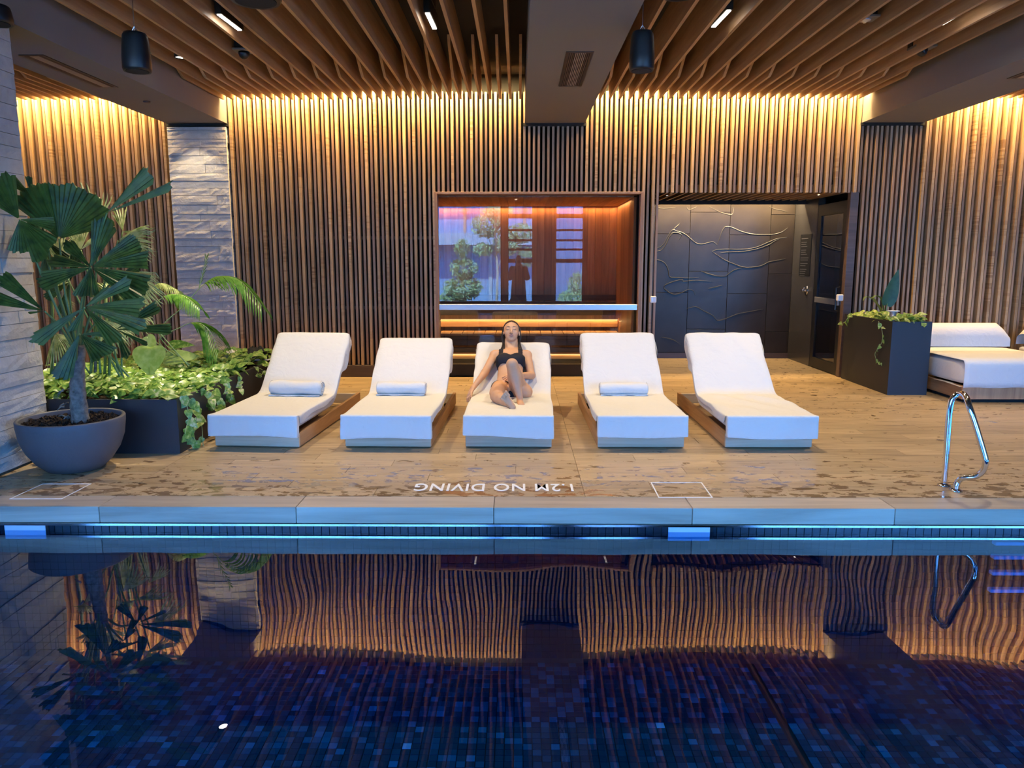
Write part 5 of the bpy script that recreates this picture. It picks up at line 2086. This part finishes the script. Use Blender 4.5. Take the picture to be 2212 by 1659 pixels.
for k, (x, y2_, top) in enumerate(((112, 860, 560), (128, 860, 520), (140, 850, 600), (205, 850, 640), (225, 850, 600))):
    a = P(x, y2_, Y=7.0)
    a.z = PH - 0.05
    b = P(x + (k % 3) * 6 - 4, top, Y=7.05)
    MB().tube([p - pp2.location for p in (a, (a + b) / 2 + Vector((0.02, 0, 0)), b)], 0.014, 7).build('cane', M['trunk'] if k % 2 else M['stem'], pp2, True)

# ---- plants of the right planter
rp = pothos_bed('bright pothos topping the tall black planter box at right', 4.46, 4.87, 9.17, 10.42, 0.86, 60, 80, 21, (0.07, 0.12), 0.09)
vine(rp, [P(1898, 695, Y=9.25), P(1905, 712, X=4.40), P(1906, 735, X=4.40), P(1898, 752, X=4.40), P(1890, 765, X=4.40), P(1897, 785, X=4.40), P(1904, 786, X=4.39)], 31, 10, (0.05, 0.07))
vine(rp, [P(1850, 681, X=4.45), P(1835, 682, X=4.40), P(1826, 695, X=4.36), P(1815, 700, X=4.33)], 32, 6, (0.06, 0.08))
b_ = P(1917, 655, Y=9.7)
big_leaf('rubber_plant', 'single tall dark upright leaf in the right planter', b_, Vector((b_.x - 0.02, 9.7, 0.84)), Vector((0.25, 0, 1)), 0.44, 0.19, M['darkleaf'], Vector((0, -1, 0.1)), 0.2, 0.0)
b_ = P(1908, 655, Y=9.75)
cl = thing('curled_leaf_plant', 'curled olive leaves arching left in the right planter', 'plant', (b_.x, 9.75, 0.84))
for k, pts in enumerate(([(1905, 680), (1890, 650), (1872, 642), (1864, 650)], [(1910, 680), (1905, 650), (1893, 640), (1880, 648)], [(1912, 682), (1900, 665), (1888, 650), (1885, 640)])):
    w3 = smooth_path([P(x, y, Y=9.75 + 0.03 * k) for x, y in pts], 5)
    rows = []
    for i, p in enumerate(w3):
        ww = 0.035 * math.sin(PI * (i + 1) / (len(w3) + 1)) + 0.004
        q = p - cl.location
        rows.append([q + Vector((0, -ww, 0.3 * ww)), q, q + Vector((0, ww, 0.3 * ww))])
    MB().grid(rows).build('leaf', M['stem'], cl, True)
c = P(1928, 690, Y=9.35)
cup = thing('small_cup', 'small frosted cup with a wide white rim standing among the planter leaves', 'cup', (c.x, 9.35, 0.84))
MB().lathe([(0.028, 0.0), (0.034, 0.05), (0.040, 0.145)], 20).build('cup', M['brushed'], cup, True)
MB().lathe([(0.0, 0.147), (0.072, 0.15), (0.074, 0.158), (0.0, 0.160)], 24, None, False).build('rim_plate', M['whiteplastic'], cup, True)

# ---- clothes on the planter end
def crumple(name, label, cat, loc, w_, d_, h_, mat, seed, trim=None):
    t = thing(name, label, cat, loc)
    f = wrinkle(seed)
    rows = []
    for i in range(19):
        r_ = []
        for j in range(19):
            u, v = i / 18 - 0.5, j / 18 - 0.5
            e = max(0, 1 - (2 * abs(u)) ** 3) * max(0, 1 - (2 * abs(v)) ** 3)
            r_.append((u * w_ + 0.02 * f(v * 2, u), v * d_, h_ * e * (0.45 + 0.55 * abs(f(u * 1.6, v * 1.6))) + 0.004))
        rows.append(r_)
    MB().grid(rows).build('cloth', mat, t, True)
    if trim:
        e = [Vector(rows[i][0]) for i in range(19)] + [Vector(rows[18][j]) for j in range(19)]
        MB().tube([p + Vector((0, 0, 0.008)) for p in e], 0.009, 5).build('edge_binding', trim, t, True)
    return t


c = P(500, 775, Z=PH + 0.06)
crumple('crumpled_shirt', 'crumpled cream garment lying on the planter foliage', 'clothes', (-3.2, 8.55, PH + 0.02), 0.34, 0.30, 0.13, M['linen'], 3)
crumple('swim_cover', 'black garment with white edge on the far end of the left planter', 'clothes', (-2.98, 8.72, PH + 0.015), 0.30, 0.26, 0.20, M['blackcloth'], 5, M['linen'])
crumple('folded_cloth', 'folded beige cloth on the planter corner behind the leftmost lounger', 'cloth', (-2.66, 8.75, PH - 0.02), 0.42, 0.34, 0.09, M['beigecloth'], 8)
tb = thing('side_table', 'low dark side table holding the beige cloth behind the leftmost lounger', 'side table', (-2.62, 8.78, 0))
MB().bbox((-0.20, -0.20, PH - 0.05), (0.24, 0.20, PH - 0.02), 0.004).build('table_top', M['planter'], tb)
MB().bbox((-0.16, -0.16, 0.0), (0.18, 0.16, PH - 0.051), 0.004).build('pedestal', M['planter'], tb)


# ================================================================== PEOPLE (implicit surfaces)
class Body:
    def __init__(self, lo, hi, h):
        self.lo = np.array(lo, float)
        self.h = h
        self.n = tuple(int(math.ceil((hi[i] - lo[i]) / h)) + 1 for i in range(3))
        self.F = np.full(self.n, 0.2, np.float32)

    def _sub(self, lo, hi):
        a = np.maximum(0, np.floor((np.array(lo) - self.lo) / self.h).astype(int))
        b = np.minimum(self.n, np.ceil((np.array(hi) - self.lo) / self.h).astype(int) + 1)
        if (b <= a).any():
            return None
        ax = [self.lo[i] + self.h * np.arange(a[i], b[i]) for i in range(3)]
        X, Y, Z = np.meshgrid(*ax, indexing='ij', sparse=True)
        return (slice(a[0], b[0]), slice(a[1], b[1]), slice(a[2], b[2])), X, Y, Z

    def _mix(self, sl, D, k):
        A = self.F[sl]
        D = D.astype(np.float32)
        if k <= 0:
            self.F[sl] = np.minimum(A, D)
        else:
            hh = np.clip(0.5 + 0.5 * (A - D) / k, 0, 1)
            self.F[sl] = A * (1 - hh) + D * hh - k * hh * (1 - hh)

    def cap(self, a, b, ra, rb=None, k=0.02):
        rb = ra if rb is None else rb
        a, b = np.array(a, float), np.array(b, float)
        m = max(ra, rb) + 0.07
        s = self._sub(np.minimum(a, b) - m, np.maximum(a, b) + m)
        if s is None:
            return self
        sl, X, Y, Z = s
        d = b - a
        L2 = max(d @ d, 1e-9)
        t = np.clip(((X - a[0]) * d[0] + (Y - a[1]) * d[1] + (Z - a[2]) * d[2]) / L2, 0, 1)
        D = np.sqrt((X - a[0] - t * d[0]) ** 2 + (Y - a[1] - t * d[1]) ** 2 + (Z - a[2] - t * d[2]) ** 2) - (ra + (rb - ra) * t)
        self._mix(sl, D, k)
        return self

    def ell(self, c, r, ax=None, k=0.02):
        c = np.array(c, float)
        r = np.array(r, float)
        m = r.max() + 0.07
        s = self._sub(c - m, c + m)
        if s is None:
            return self
        sl, X, Y, Z = s
        A = np.eye(3) if ax is None else np.array(ax, float)
        dx, dy, dz = X - c[0], Y - c[1], Z - c[2]
        q = [(dx * A[i][0] + dy * A[i][1] + dz * A[i][2]) for i in range(3)]
        k0 = np.sqrt(sum((q[i] / r[i]) ** 2 for i in range(3)))
        k1 = np.sqrt(sum((q[i] / r[i] ** 2) ** 2 for i in range(3))) + 1e-6
        self._mix(sl, k0 * (k0 - 1) / k1, k)
        return self

    def coords(self):
        return np.meshgrid(*[self.lo[i] + self.h * np.arange(self.n[i]) for i in range(3)], indexing='ij', sparse=True)

    def mesh(self, F=None):
        F = self.F if F is None else F
        S = F < 0
        c = np.zeros(tuple(np.array(F.shape) - 1), np.int8)
        offs = [(i, j, k) for i in (0, 1) for j in (0, 1) for k in (0, 1)]
        nx, ny, nz = c.shape
        for (i, j, k) in offs:
            c += S[i:i + nx, j:j + ny, k:k + nz]
        act = (c > 0) & (c < 8)
        idx = np.argwhere(act)
        if len(idx) == 0:
            return [], []
        num = -np.ones(c.shape, np.int64)
        num[tuple(idx.T)] = np.arange(len(idx))
        acc = np.zeros((len(idx), 3))
        cnt = np.zeros(len(idx))
        for a in range(3):
            o1, o2 = [q for q in range(3) if q != a]
            for u in (0, 1):
                for v in (0, 1):
                    p = idx.copy()
                    p[:, o1] += u
                    p[:, o2] += v
                    q = p.copy()
                    q[:, a] += 1
                    f0 = F[tuple(p.T)]
                    f1 = F[tuple(q.T)]
                    m = (f0 < 0) != (f1 < 0)
                    t = np.zeros(len(idx))
                    t[m] = f0[m] / (f0[m] - f1[m])
                    pt = p.astype(float)
                    pt[:, a] += t
                    acc[m] += pt[m]
                    cnt[m] += 1
        V = self.lo + self.h * acc / cnt[:, None]
        faces = []
        for a in range(3):
            o1, o2 = (a + 1) % 3, (a + 2) % 3
            sl0 = [slice(None)] * 3
            sl1 = [slice(None)] * 3
            sl0[a] = slice(0, -1)
            sl1[a] = slice(1, None)
            d = S[tuple(sl0)].astype(np.int8) - S[tuple(sl1)].astype(np.int8)
            e = np.argwhere(d != 0)
            sgn = d[tuple(e.T)]
            ok = (e[:, o1] > 0) & (e[:, o2] > 0) & (e[:, o1] < c.shape[o1]) & (e[:, o2] < c.shape[o2])
            e, sgn = e[ok], sgn[ok]
            def nb(d1, d2):
                q = e.copy()
                q[:, o1] -= d1
                q[:, o2] -= d2
                return num[tuple(q.T)]
            qd = np.stack([nb(1, 1), nb(0, 1), nb(0, 0), nb(1, 0)], 1)
            neg = sgn < 0
            qd[neg] = qd[neg][:, ::-1]
            qd = qd[(qd >= 0).all(1)]
            faces.append(qd)
        return V, np.concatenate(faces)

    def build(self, name, mat, parent, F=None):
        V, Q = self.mesh(F)
        loc = np.array(parent.location)
        me = bpy.data.meshes.new(name)
        V = V - loc
        me.vertices.add(len(V))
        me.vertices.foreach_set('co', V.ravel())
        me.loops.add(len(Q) * 4)
        me.loops.foreach_set('vertex_index', Q.ravel().astype(np.int32))
        me.polygons.add(len(Q))
        me.polygons.foreach_set('loop_start', np.arange(0, len(Q) * 4, 4, dtype=np.int32))
        me.update(calc_edges=True)
        me.validate()
        me.polygons.foreach_set('use_smooth', [True] * len(me.polygons))
        me.materials.append(mat)
        return link(name, me, parent)


def V3(*a):
    return np.array(a, float)


def hand(B, w_, d, n, side, sc_=1.0, curl=0.35, k=0.006):
    """w_: wrist, d: finger direction, n: back-of-hand normal, side: +1/-1 thumb side"""
    d = d / np.linalg.norm(d)
    n = n - d * (n @ d)
    n = n / np.linalg.norm(n)
    s = np.cross(d, n) * side
    for q in (-0.026, -0.009, 0.009, 0.026):
        B.cap(w_ + s * q * 0.7, w_ + d * 0.085 * sc_ + s * q, 0.016, 0.0125, 0.012)
    ls = [0.068, 0.078, 0.074, 0.058]
    for i, q in enumerate((0.030, 0.010, -0.010, -0.029)):
        b = w_ + d * 0.088 * sc_ + s * q
        spread = s * (q * 1.2)
        d1 = d + spread * 3 - n * curl * 0.5
        d1 /= np.linalg.norm(d1)
        m_ = b + d1 * ls[i] * 0.5
        d2 = d1 - n * curl
        d2 /= np.linalg.norm(d2)
        e = m_ + d2 * ls[i] * 0.5
        B.cap(b - d * 0.012, m_, 0.0095, 0.0085, k)
        B.cap(m_, e, 0.0085, 0.007, k)
    tb = w_ + d * 0.025 + s * 0.028
    tm = tb + d * 0.032 + s * 0.026 - n * 0.008
    te = tm + d * 0.032 + s * 0.006 - n * 0.008
    B.cap(tb, tm, 0.014, 0.0105, 0.010)
    B.cap(tm, te, 0.0105, 0.0085, k)


# ---- woman on the middle lounger
HX = -0.085
hy, hz = 7.47, 0.275
aa = R(37)
uu = V3(0, math.cos(aa), math.sin(aa))
nn_ = V3(0, -math.sin(aa), math.cos(aa))
ex = V3(1, 0, 0)
AX = [ex, uu, nn_]


def Bp(t, d, x):
    return V3(x, hy, hz) + uu * t + nn_ * d


lo_b, hi_b = (-0.62, 6.42, 0.20), (0.36, 8.16, 1.03)
HB = 0.0052
torso = Body(lo_b, hi_b, HB)
cx0 = -0.078
torso.ell(Bp(-0.10, 0.098, cx0 - 0.012) + V3(0, 0.02, 0.012), (0.172, 0.12, 0.095), AX, 0.0)
torso.ell(Bp(0.06, 0.092, cx0 - 0.006), (0.145, 0.13, 0.086), AX, 0.05)
torso.ell(Bp(0.20, 0.094, cx0), (0.130, 0.13, 0.084), AX, 0.05)
torso.ell(Bp(0.36, 0.102, cx0), (0.142, 0.14, 0.096), AX, 0.05)
torso.ell(Bp(0.46, 0.098, cx0), (0.148, 0.085, 0.078), AX, 0.04)
for s in (-1, 1):
    torso.ell(Bp(0.345, 0.165, cx0 + s * 0.070), (0.068, 0.066, 0.052), AX, 0.025)
    torso.cap(Bp(0.50, 0.092, cx0 + s * 0.05), Bp(0.495, 0.085, cx0 + s * 0.148), 0.046, 0.044, 0.03)
    torso.cap(Bp(0.47, 0.135, cx0 + s * 0.02), Bp(0.505, 0.125, cx0 + s * 0.13), 0.018, 0.014, 0.02)   # collar bone
tF = torso.F.copy()
body = torso
# neck and head
HC = V3(-0.073, 7.915, 0.872)
ff = V3(0, -math.cos(R(17)), math.sin(R(17)))
hh = V3(0, math.sin(R(17)), math.cos(R(17)))
HA = [ex, ff, hh]


HS = 1.12


def Hp(x, f, u):
    return HC + (ex * x + ff * f + hh * u) * HS


def hr(*r):
    return tuple(v * HS for v in r)


neck0 = Bp(0.50, 0.10, cx0)
body.cap(neck0, Hp(0, -0.015, -0.070), 0.047, 0.044, 0.035)
for s in (-1, 1):
    body.cap(Bp(0.515, 0.135, cx0 + s * 0.016), Hp(s * 0.045, 0.0, -0.075), 0.013, 0.014, 0.012)
    body.cap(Bp(0.51, 0.08, cx0 + s * 0.10), Hp(s * 0.02, -0.03, -0.09), 0.030, 0.036, 0.03)
body.ell(Hp(0, -0.018, 0.022), hr(0.070, 0.088, 0.082), HA, 0.02)
body.ell(Hp(0, 0.022, -0.005), hr(0.062, 0.060, 0.088), HA, 0.02)
body.ell(Hp(0, 0.030, -0.052), hr(0.047, 0.046, 0.045), HA, 0.02)
body.ell(Hp(0, 0.058, -0.084), hr(0.020, 0.018, 0.016), HA, 0.015)
body.cap(Hp(0, 0.078, 0.012), Hp(0, 0.096, -0.024), 0.007, 0.0095, 0.010)
for s in (-1, 1):
    body.ell(Hp(s * 0.009, 0.086, -0.029), hr(0.0075, 0.008, 0.006), HA, 0.006)
    body.ell(Hp(s * 0.030, 0.066, 0.010), hr(0.0155, 0.013, 0.0105), HA, 0.005)
    body.cap(Hp(s * 0.014, 0.074, 0.030), Hp(s * 0.044, 0.060, 0.030), 0.008, 0.007, 0.010)
    body.ell(Hp(s * 0.040, 0.052, -0.020), hr(0.020, 0.018, 0.018), HA, 0.015)
    body.ell(Hp(s * 0.072, -0.010, -0.012), hr(0.008, 0.016, 0.028), HA, 0.008)
body.ell(Hp(0, 0.074, -0.052), hr(0.022, 0.012, 0.012), HA, 0.008)
# arms
SR, SL = Bp(0.49, 0.085, cx0 - 0.165), Bp(0.49, 0.085, cx0 + 0.165)
body.cap(SR, SR + V3(0.0, 0, 0), 0.050, 0.050, 0.03)
body.cap(SL, SL + V3(0.0, 0, 0), 0.050, 0.050, 0.03)
ER = V3(-0.335, 7.60, 0.490)
body.cap(SR, ER, 0.047, 0.037, 0.02)
WR = V3(-0.445, 7.40, 0.365)
body.cap(ER, WR, 0.038, 0.023, 0.015)
hand(body, WR, V3(-0.045, -0.12, -0.085), V3(-0.75, -0.2, 0.6), 1, 1.0, 0.35)
EL = V3(0.130, 7.60, 0.462)
body.cap(SL, EL, 0.047, 0.038, 0.02)
WL = V3(-0.010, 7.385, 0.497)
body.cap(EL, WL, 0.038, 0.023, 0.015)
hand(body, WL, V3(-0.12, -0.085, -0.012), V3(0.05, -0.45, 1.0), 1, 0.95, 0.30)
# legs : bent left leg
hipL, knL, anL = V3(0.005, 7.33, 0.365), V3(-0.058, 7.01, 0.652), V3(0.014, 6.945, 0.345)
body.cap(hipL, hipL + (knL - hipL) * 0.5, 0.090, 0.074, 0.03)
body.cap(hipL + (knL - hipL) * 0.5, knL, 0.074, 0.052, 0.02)
body.ell(knL + V3(0, -0.012, 0.004), (0.046, 0.046, 0.05), None, 0.02)
calf = knL + (anL - knL) * 0.38 + V3(0.004, 0.022, 0)
body.cap(knL, calf, 0.047, 0.050, 0.02)
body.cap(calf, anL, 0.050, 0.028, 0.02)
body.cap(anL, anL + V3(0.0, 0.025, -0.035), 0.027, 0.026, 0.012)
bl = V3(0.040, 6.855, 0.300)
body.cap(anL + V3(0, 0, -0.025), bl, 0.027, 0.019, 0.015)
body.cap(anL + V3(0, 0, -0.03), bl + V3(-0.030, 0, 0), 0.024, 0.016, 0.015)
for i, q in enumerate((-0.040, -0.019, -0.001, 0.016, 0.032)):
    r_ = [0.0120, 0.0086, 0.0082, 0.008, 0.0078][i]
    b = bl + V3(q, 0.004 * i, -0.004)
    body.cap(b, b + V3(0.002 * (i - 2), -0.036 + 0.005 * i, -0.004), r_, r_ * 0.9, 0.005)
body.ell(V3(0.045, 7.27, 0.355), (0.092, 0.11, 0.078), None, 0.03)
# right leg, lying with the sole to the viewer
hipR, knR, anR = V3(-0.172, 7.33, 0.365), V3(-0.205, 6.965, 0.365), V3(-0.085, 6.725, 0.338)
body.cap(hipR, hipR + (knR - hipR) * 0.5, 0.092, 0.080, 0.03)
body.cap(hipR + (knR - hipR) * 0.5, knR + V3(0.02, 0, 0), 0.080, 0.062, 0.02)
calf = knR + (anR - knR) * 0.4 + V3(0.0, 0.0, 0.0)
body.cap(knR, calf, 0.056, 0.050, 0.02)
body.cap(calf, anR, 0.050, 0.031, 0.02)
heel = V3(-0.052, 6.66, 0.322)
ball = V3(-0.112, 6.672, 0.402)
body.cap(anR, heel, 0.029, 0.026, 0.015)
body.cap(heel, ball + V3(0.018, 0, 0.004), 0.026, 0.020, 0.015)
body.cap(heel + V3(-0.008, 0.005, 0.01), ball + V3(-0.02, 0, -0.014), 0.022, 0.017, 0.015)
fd = (ball - heel) / np.linalg.norm(ball - heel)
fs = V3(0.80, 0.0, 0.60)
for i, q in enumerate((0.036, 0.015, -0.003, -0.020, -0.036)):
    r_ = [0.0120, 0.0088, 0.0084, 0.0080, 0.0078][i]
    b = ball + fs * q
    body.cap(b, b + fd * (0.044 - 0.005 * i) + V3(0, -0.008, 0), r_, r_, 0.002)

wom = thing('person', 'woman in a black bikini reclining with eyes closed on the middle sun lounger', 'person', (HX, 7.3, 0.27))
bo = body.build('body', M['skin'], wom)
print('body verts', len(bo.data.vertices))
# bikini top and bottom from the torso field
X, Y, Z = body.coords()
tt = (Y - hy) * uu[1] + (Z - hz) * uu[2]
dd_ = (Y - hy) * nn_[1] + (Z - hz) * nn_[2]
xx = X - cx0
neckline = 0.425 - 0.045 * np.exp(-(xx / 0.055) ** 2) + 0.0045 * np.abs(np.sin(xx * 130))
strap = np.maximum(np.abs(np.abs(xx) - 0.098) - 0.021 - 0.003 * np.sin(tt * 220), tt - 0.56)
strap = np.maximum(strap, 0.40 - tt)
cup = np.maximum(tt - neckline, 0.268 + 0.012 * np.abs(xx) / 0.1 - tt)
region = np.minimum(cup, strap)
Ft = np.maximum(tF - 0.0075, region)
body.build('bikini_top', M['bikini'], wom, Ft.astype(np.float32))
px_ = X - (cx0 - 0.012)
t0 = tt + 0.0
reg = np.maximum(t0 - (0.030 - 0.05 * np.abs(px_)), (-0.26 + 1.25 * np.abs(px_)) - t0)
reg = np.maximum(reg, dd_ - 0.205 + 1.2 * np.maximum(0, px_ - 0.03))
hipb = Body(lo_b, hi_b, HB)
hipb.F = tF.copy()
for hp_, kn_ in ((hipL, knL), (hipR, knR)):
    hipb.cap(hp_, hp_ + (kn_ - hp_) * 0.5, 0.091, 0.078, 0.03)
tF2 = hipb.F
Fb = np.maximum(tF2 - 0.007, reg)
body.build('bikini_bottom', M['bikini'], wom, Fb.astype(np.float32))
# hair
hair = Body((-0.26, 7.70, 0.62), (0.10, 8.16, 1.02), 0.0045)
hair.ell(Hp(0, -0.020, 0.020), hr(0.079, 0.098, 0.089), HA, 0.0)
Xh, Yh, Zh = hair.coords()
fq = 1 / HS * ((Yh - HC[1]) * ff[1] + (Zh - HC[2]) * ff[2])
uq = ((Yh - HC[1]) * hh[1] + (Zh - HC[2]) * hh[2]) / HS
xq = (Xh - HC[0]) / HS
hl = fq - (0.006 + 0.085 * np.clip((uq - 0.050 - 0.012 * (1 - (xq / 0.06) ** 2)) / 0.030, 0, 1))
hair.F = np.maximum(hair.F, hl.astype(np.float32))
rs = random.Random(2)
for s in (-1, 1):
    root = Hp(s * 0.066, -0.022, 0.03)
    m1 = Hp(s * 0.078, -0.016, -0.045)
    m2 = Hp(s * 0.070, -0.006, -0.10)
    for k in range(7):
        j = V3(rs.uniform(-0.008, 0.008), rs.uniform(-0.012, 0.012), 0)
        endp = Bp(0.515 - rs.uniform(0.0, 0.03), 0.15 + rs.uniform(-0.01, 0.01), cx0 + s * (0.062 + rs.uniform(0.0, 0.055)))
        a, b, c_ = root + j, m1 + j * 1.2, m2 + j * 1.3
        hair.cap(a, b, 0.011, 0.011, 0.006)
        hair.cap(b, c_, 0.011, 0.008, 0.006)
        hair.cap(c_, endp, 0.008, 0.0028, 0.003)
hair.build('hair', M['hair'], wom)
# small face features laid on the skin
bvh = BVHTree.FromPolygons([tuple(v.co) for v in bo.data.vertices], [tuple(p.vertices) for p in bo.data.polygons])
wl = Vector(wom.location)


def on_face(x, u, lift=0.0006):
    o_ = Vector(Hp(x, 0.2, u)) - wl
    h_ = bvh.ray_cast(o_, -Vector(ff))
    p = h_[0] if h_[0] else o_ - Vector(ff) * 0.12
    return p + Vector(ff) * lift


for s in (-1, 1):
    MB().tube([on_face(s * (0.014 + 0.031 * i / 7), 0.0285 + 0.006 * math.sin(PI * i / 7 * 0.8), 0.0006) for i in range(8)], [0.0017, 0.0026, 0.0027, 0.0026, 0.0023, 0.0020, 0.0016, 0.0008], 6).build('eyebrow', M['brow'], wom, True)
    MB().tube([on_face(s * (0.017 + 0.026 * i / 7), 0.0065 - 0.0035 * math.sin(PI * i / 7), 0.0003) for i in range(8)], [0.0008, 0.0013, 0.0014, 0.0014, 0.0014, 0.0014, 0.0013, 0.0008], 5).build('eyelash', M['brow'], wom, True)
    MB().tube([on_face(s * 0.0065, -0.0335, 0.0), on_face(s * 0.0095, -0.0330, 0.0)], 0.0022, 6).build('nostril', M['brow'], wom, True)
MB().tube([on_face(-0.022 + 0.044 * i / 10, -0.0475 + 0.0025 * math.cos(i / 10 * 4 * PI) * (0.5) , -0.0002) for i in range(11)], [0.0012, 0.0024, 0.0032, 0.0037, 0.0038, 0.0034, 0.0038, 0.0037, 0.0032, 0.0024, 0.0012], 7).build('upper_lip', M['lip'], wom, True)
MB().tube([on_face(-0.018 + 0.036 * i / 10, -0.0555 - 0.0022 * math.sin(PI * i / 10), 0.0) for i in range(11)], [0.0012, 0.0028, 0.0038, 0.0044, 0.0047, 0.0048, 0.0047, 0.0044, 0.0038, 0.0028, 0.0012], 7).build('lower_lip', M['lip'], wom, True)
MB().tube([on_face(-0.017 + 0.034 * i / 8, -0.0513, 0.0020) for i in range(9)], 0.0008, 5).build('mouth_line', M['brow'], wom, True)

# ---- the photographer on the near deck (dark shape reflected in the sauna glass)
phg = thing('person', 'person in a dark robe standing on the near deck reflected in the glass', 'person', (0, -0.42, 0))
B2 = Body((-0.42, -0.75, -0.02), (0.42, -0.04, 1.80), 0.011)
B2.ell((0, -0.42, 1.60), (0.078, 0.095, 0.115), None, 0.0)
B2.cap((0, -0.43, 1.42), (0, -0.42, 1.52), 0.055, 0.05, 0.03)
B2.ell((0, -0.43, 1.25), (0.18, 0.11, 0.20), None, 0.04)
B2.ell((0, -0.43, 1.00), (0.16, 0.11, 0.20), None, 0.05)
for s in (-1, 1):
    B2.cap((s * 0.18, -0.43, 1.37), (s * 0.24, -0.36, 1.12), 0.055, 0.045, 0.03)
    B2.cap((s * 0.24, -0.36, 1.12), (s * 0.07, -0.17, 1.44), 0.045, 0.028, 0.02)
    B2.cap((s * 0.09, -0.43, 0.90), (s * 0.10, -0.42, 0.48), 0.085, 0.055, 0.03)
    B2.cap((s * 0.10, -0.42, 0.48), (s * 0.10, -0.43, 0.06), 0.055, 0.035, 0.02)
    B2.cap((s * 0.10, -0.44, 0.03), (s * 0.12, -0.25, 0.02), 0.035, 0.026, 0.02)
    hand(B2, V3(s * 0.07, -0.17, 1.44), V3(-s * 0.02, 0.05, 0.12), V3(s * 1.0, -0.2, 0), -s, 0.9, 0.3)
B2.ell((0, -0.33, 1.585), (0.014, 0.02, 0.02), None, 0.01)
B2.build('body', M['skin'], phg)
B3 = Body((-0.45, -0.78, 0.2), (0.45, -0.05, 1.55), 0.012)
B3.ell((0, -0.43, 1.25), (0.205, 0.135, 0.22), None, 0.0)
B3.cap((0, -0.43, 1.0), (0, -0.43, 0.45), 0.19, 0.23, 0.05)
for s in (-1, 1):
    B3.cap((s * 0.18, -0.43, 1.37), (s * 0.24, -0.36, 1.12), 0.075, 0.075, 0.03)
    B3.cap((s * 0.24, -0.36, 1.12), (s * 0.12, -0.24, 1.34), 0.075, 0.06, 0.02)
B3.build('robe', M['robe'], phg)
B4 = Body((-0.15, -0.58, 1.45), (0.15, -0.28, 1.80), 0.01)
B4.ell((0, -0.45, 1.625), (0.092, 0.10, 0.115), None, 0.0)
B4.build('hair', M['hair'], phg)
ph = tag(MB().bbox((-0.038, -0.02, 1.52), (0.038, -0.012, 1.592), 0.003).build('phone', M['blackmetal']), 'black phone held up by the photographer on the near deck', 'phone')
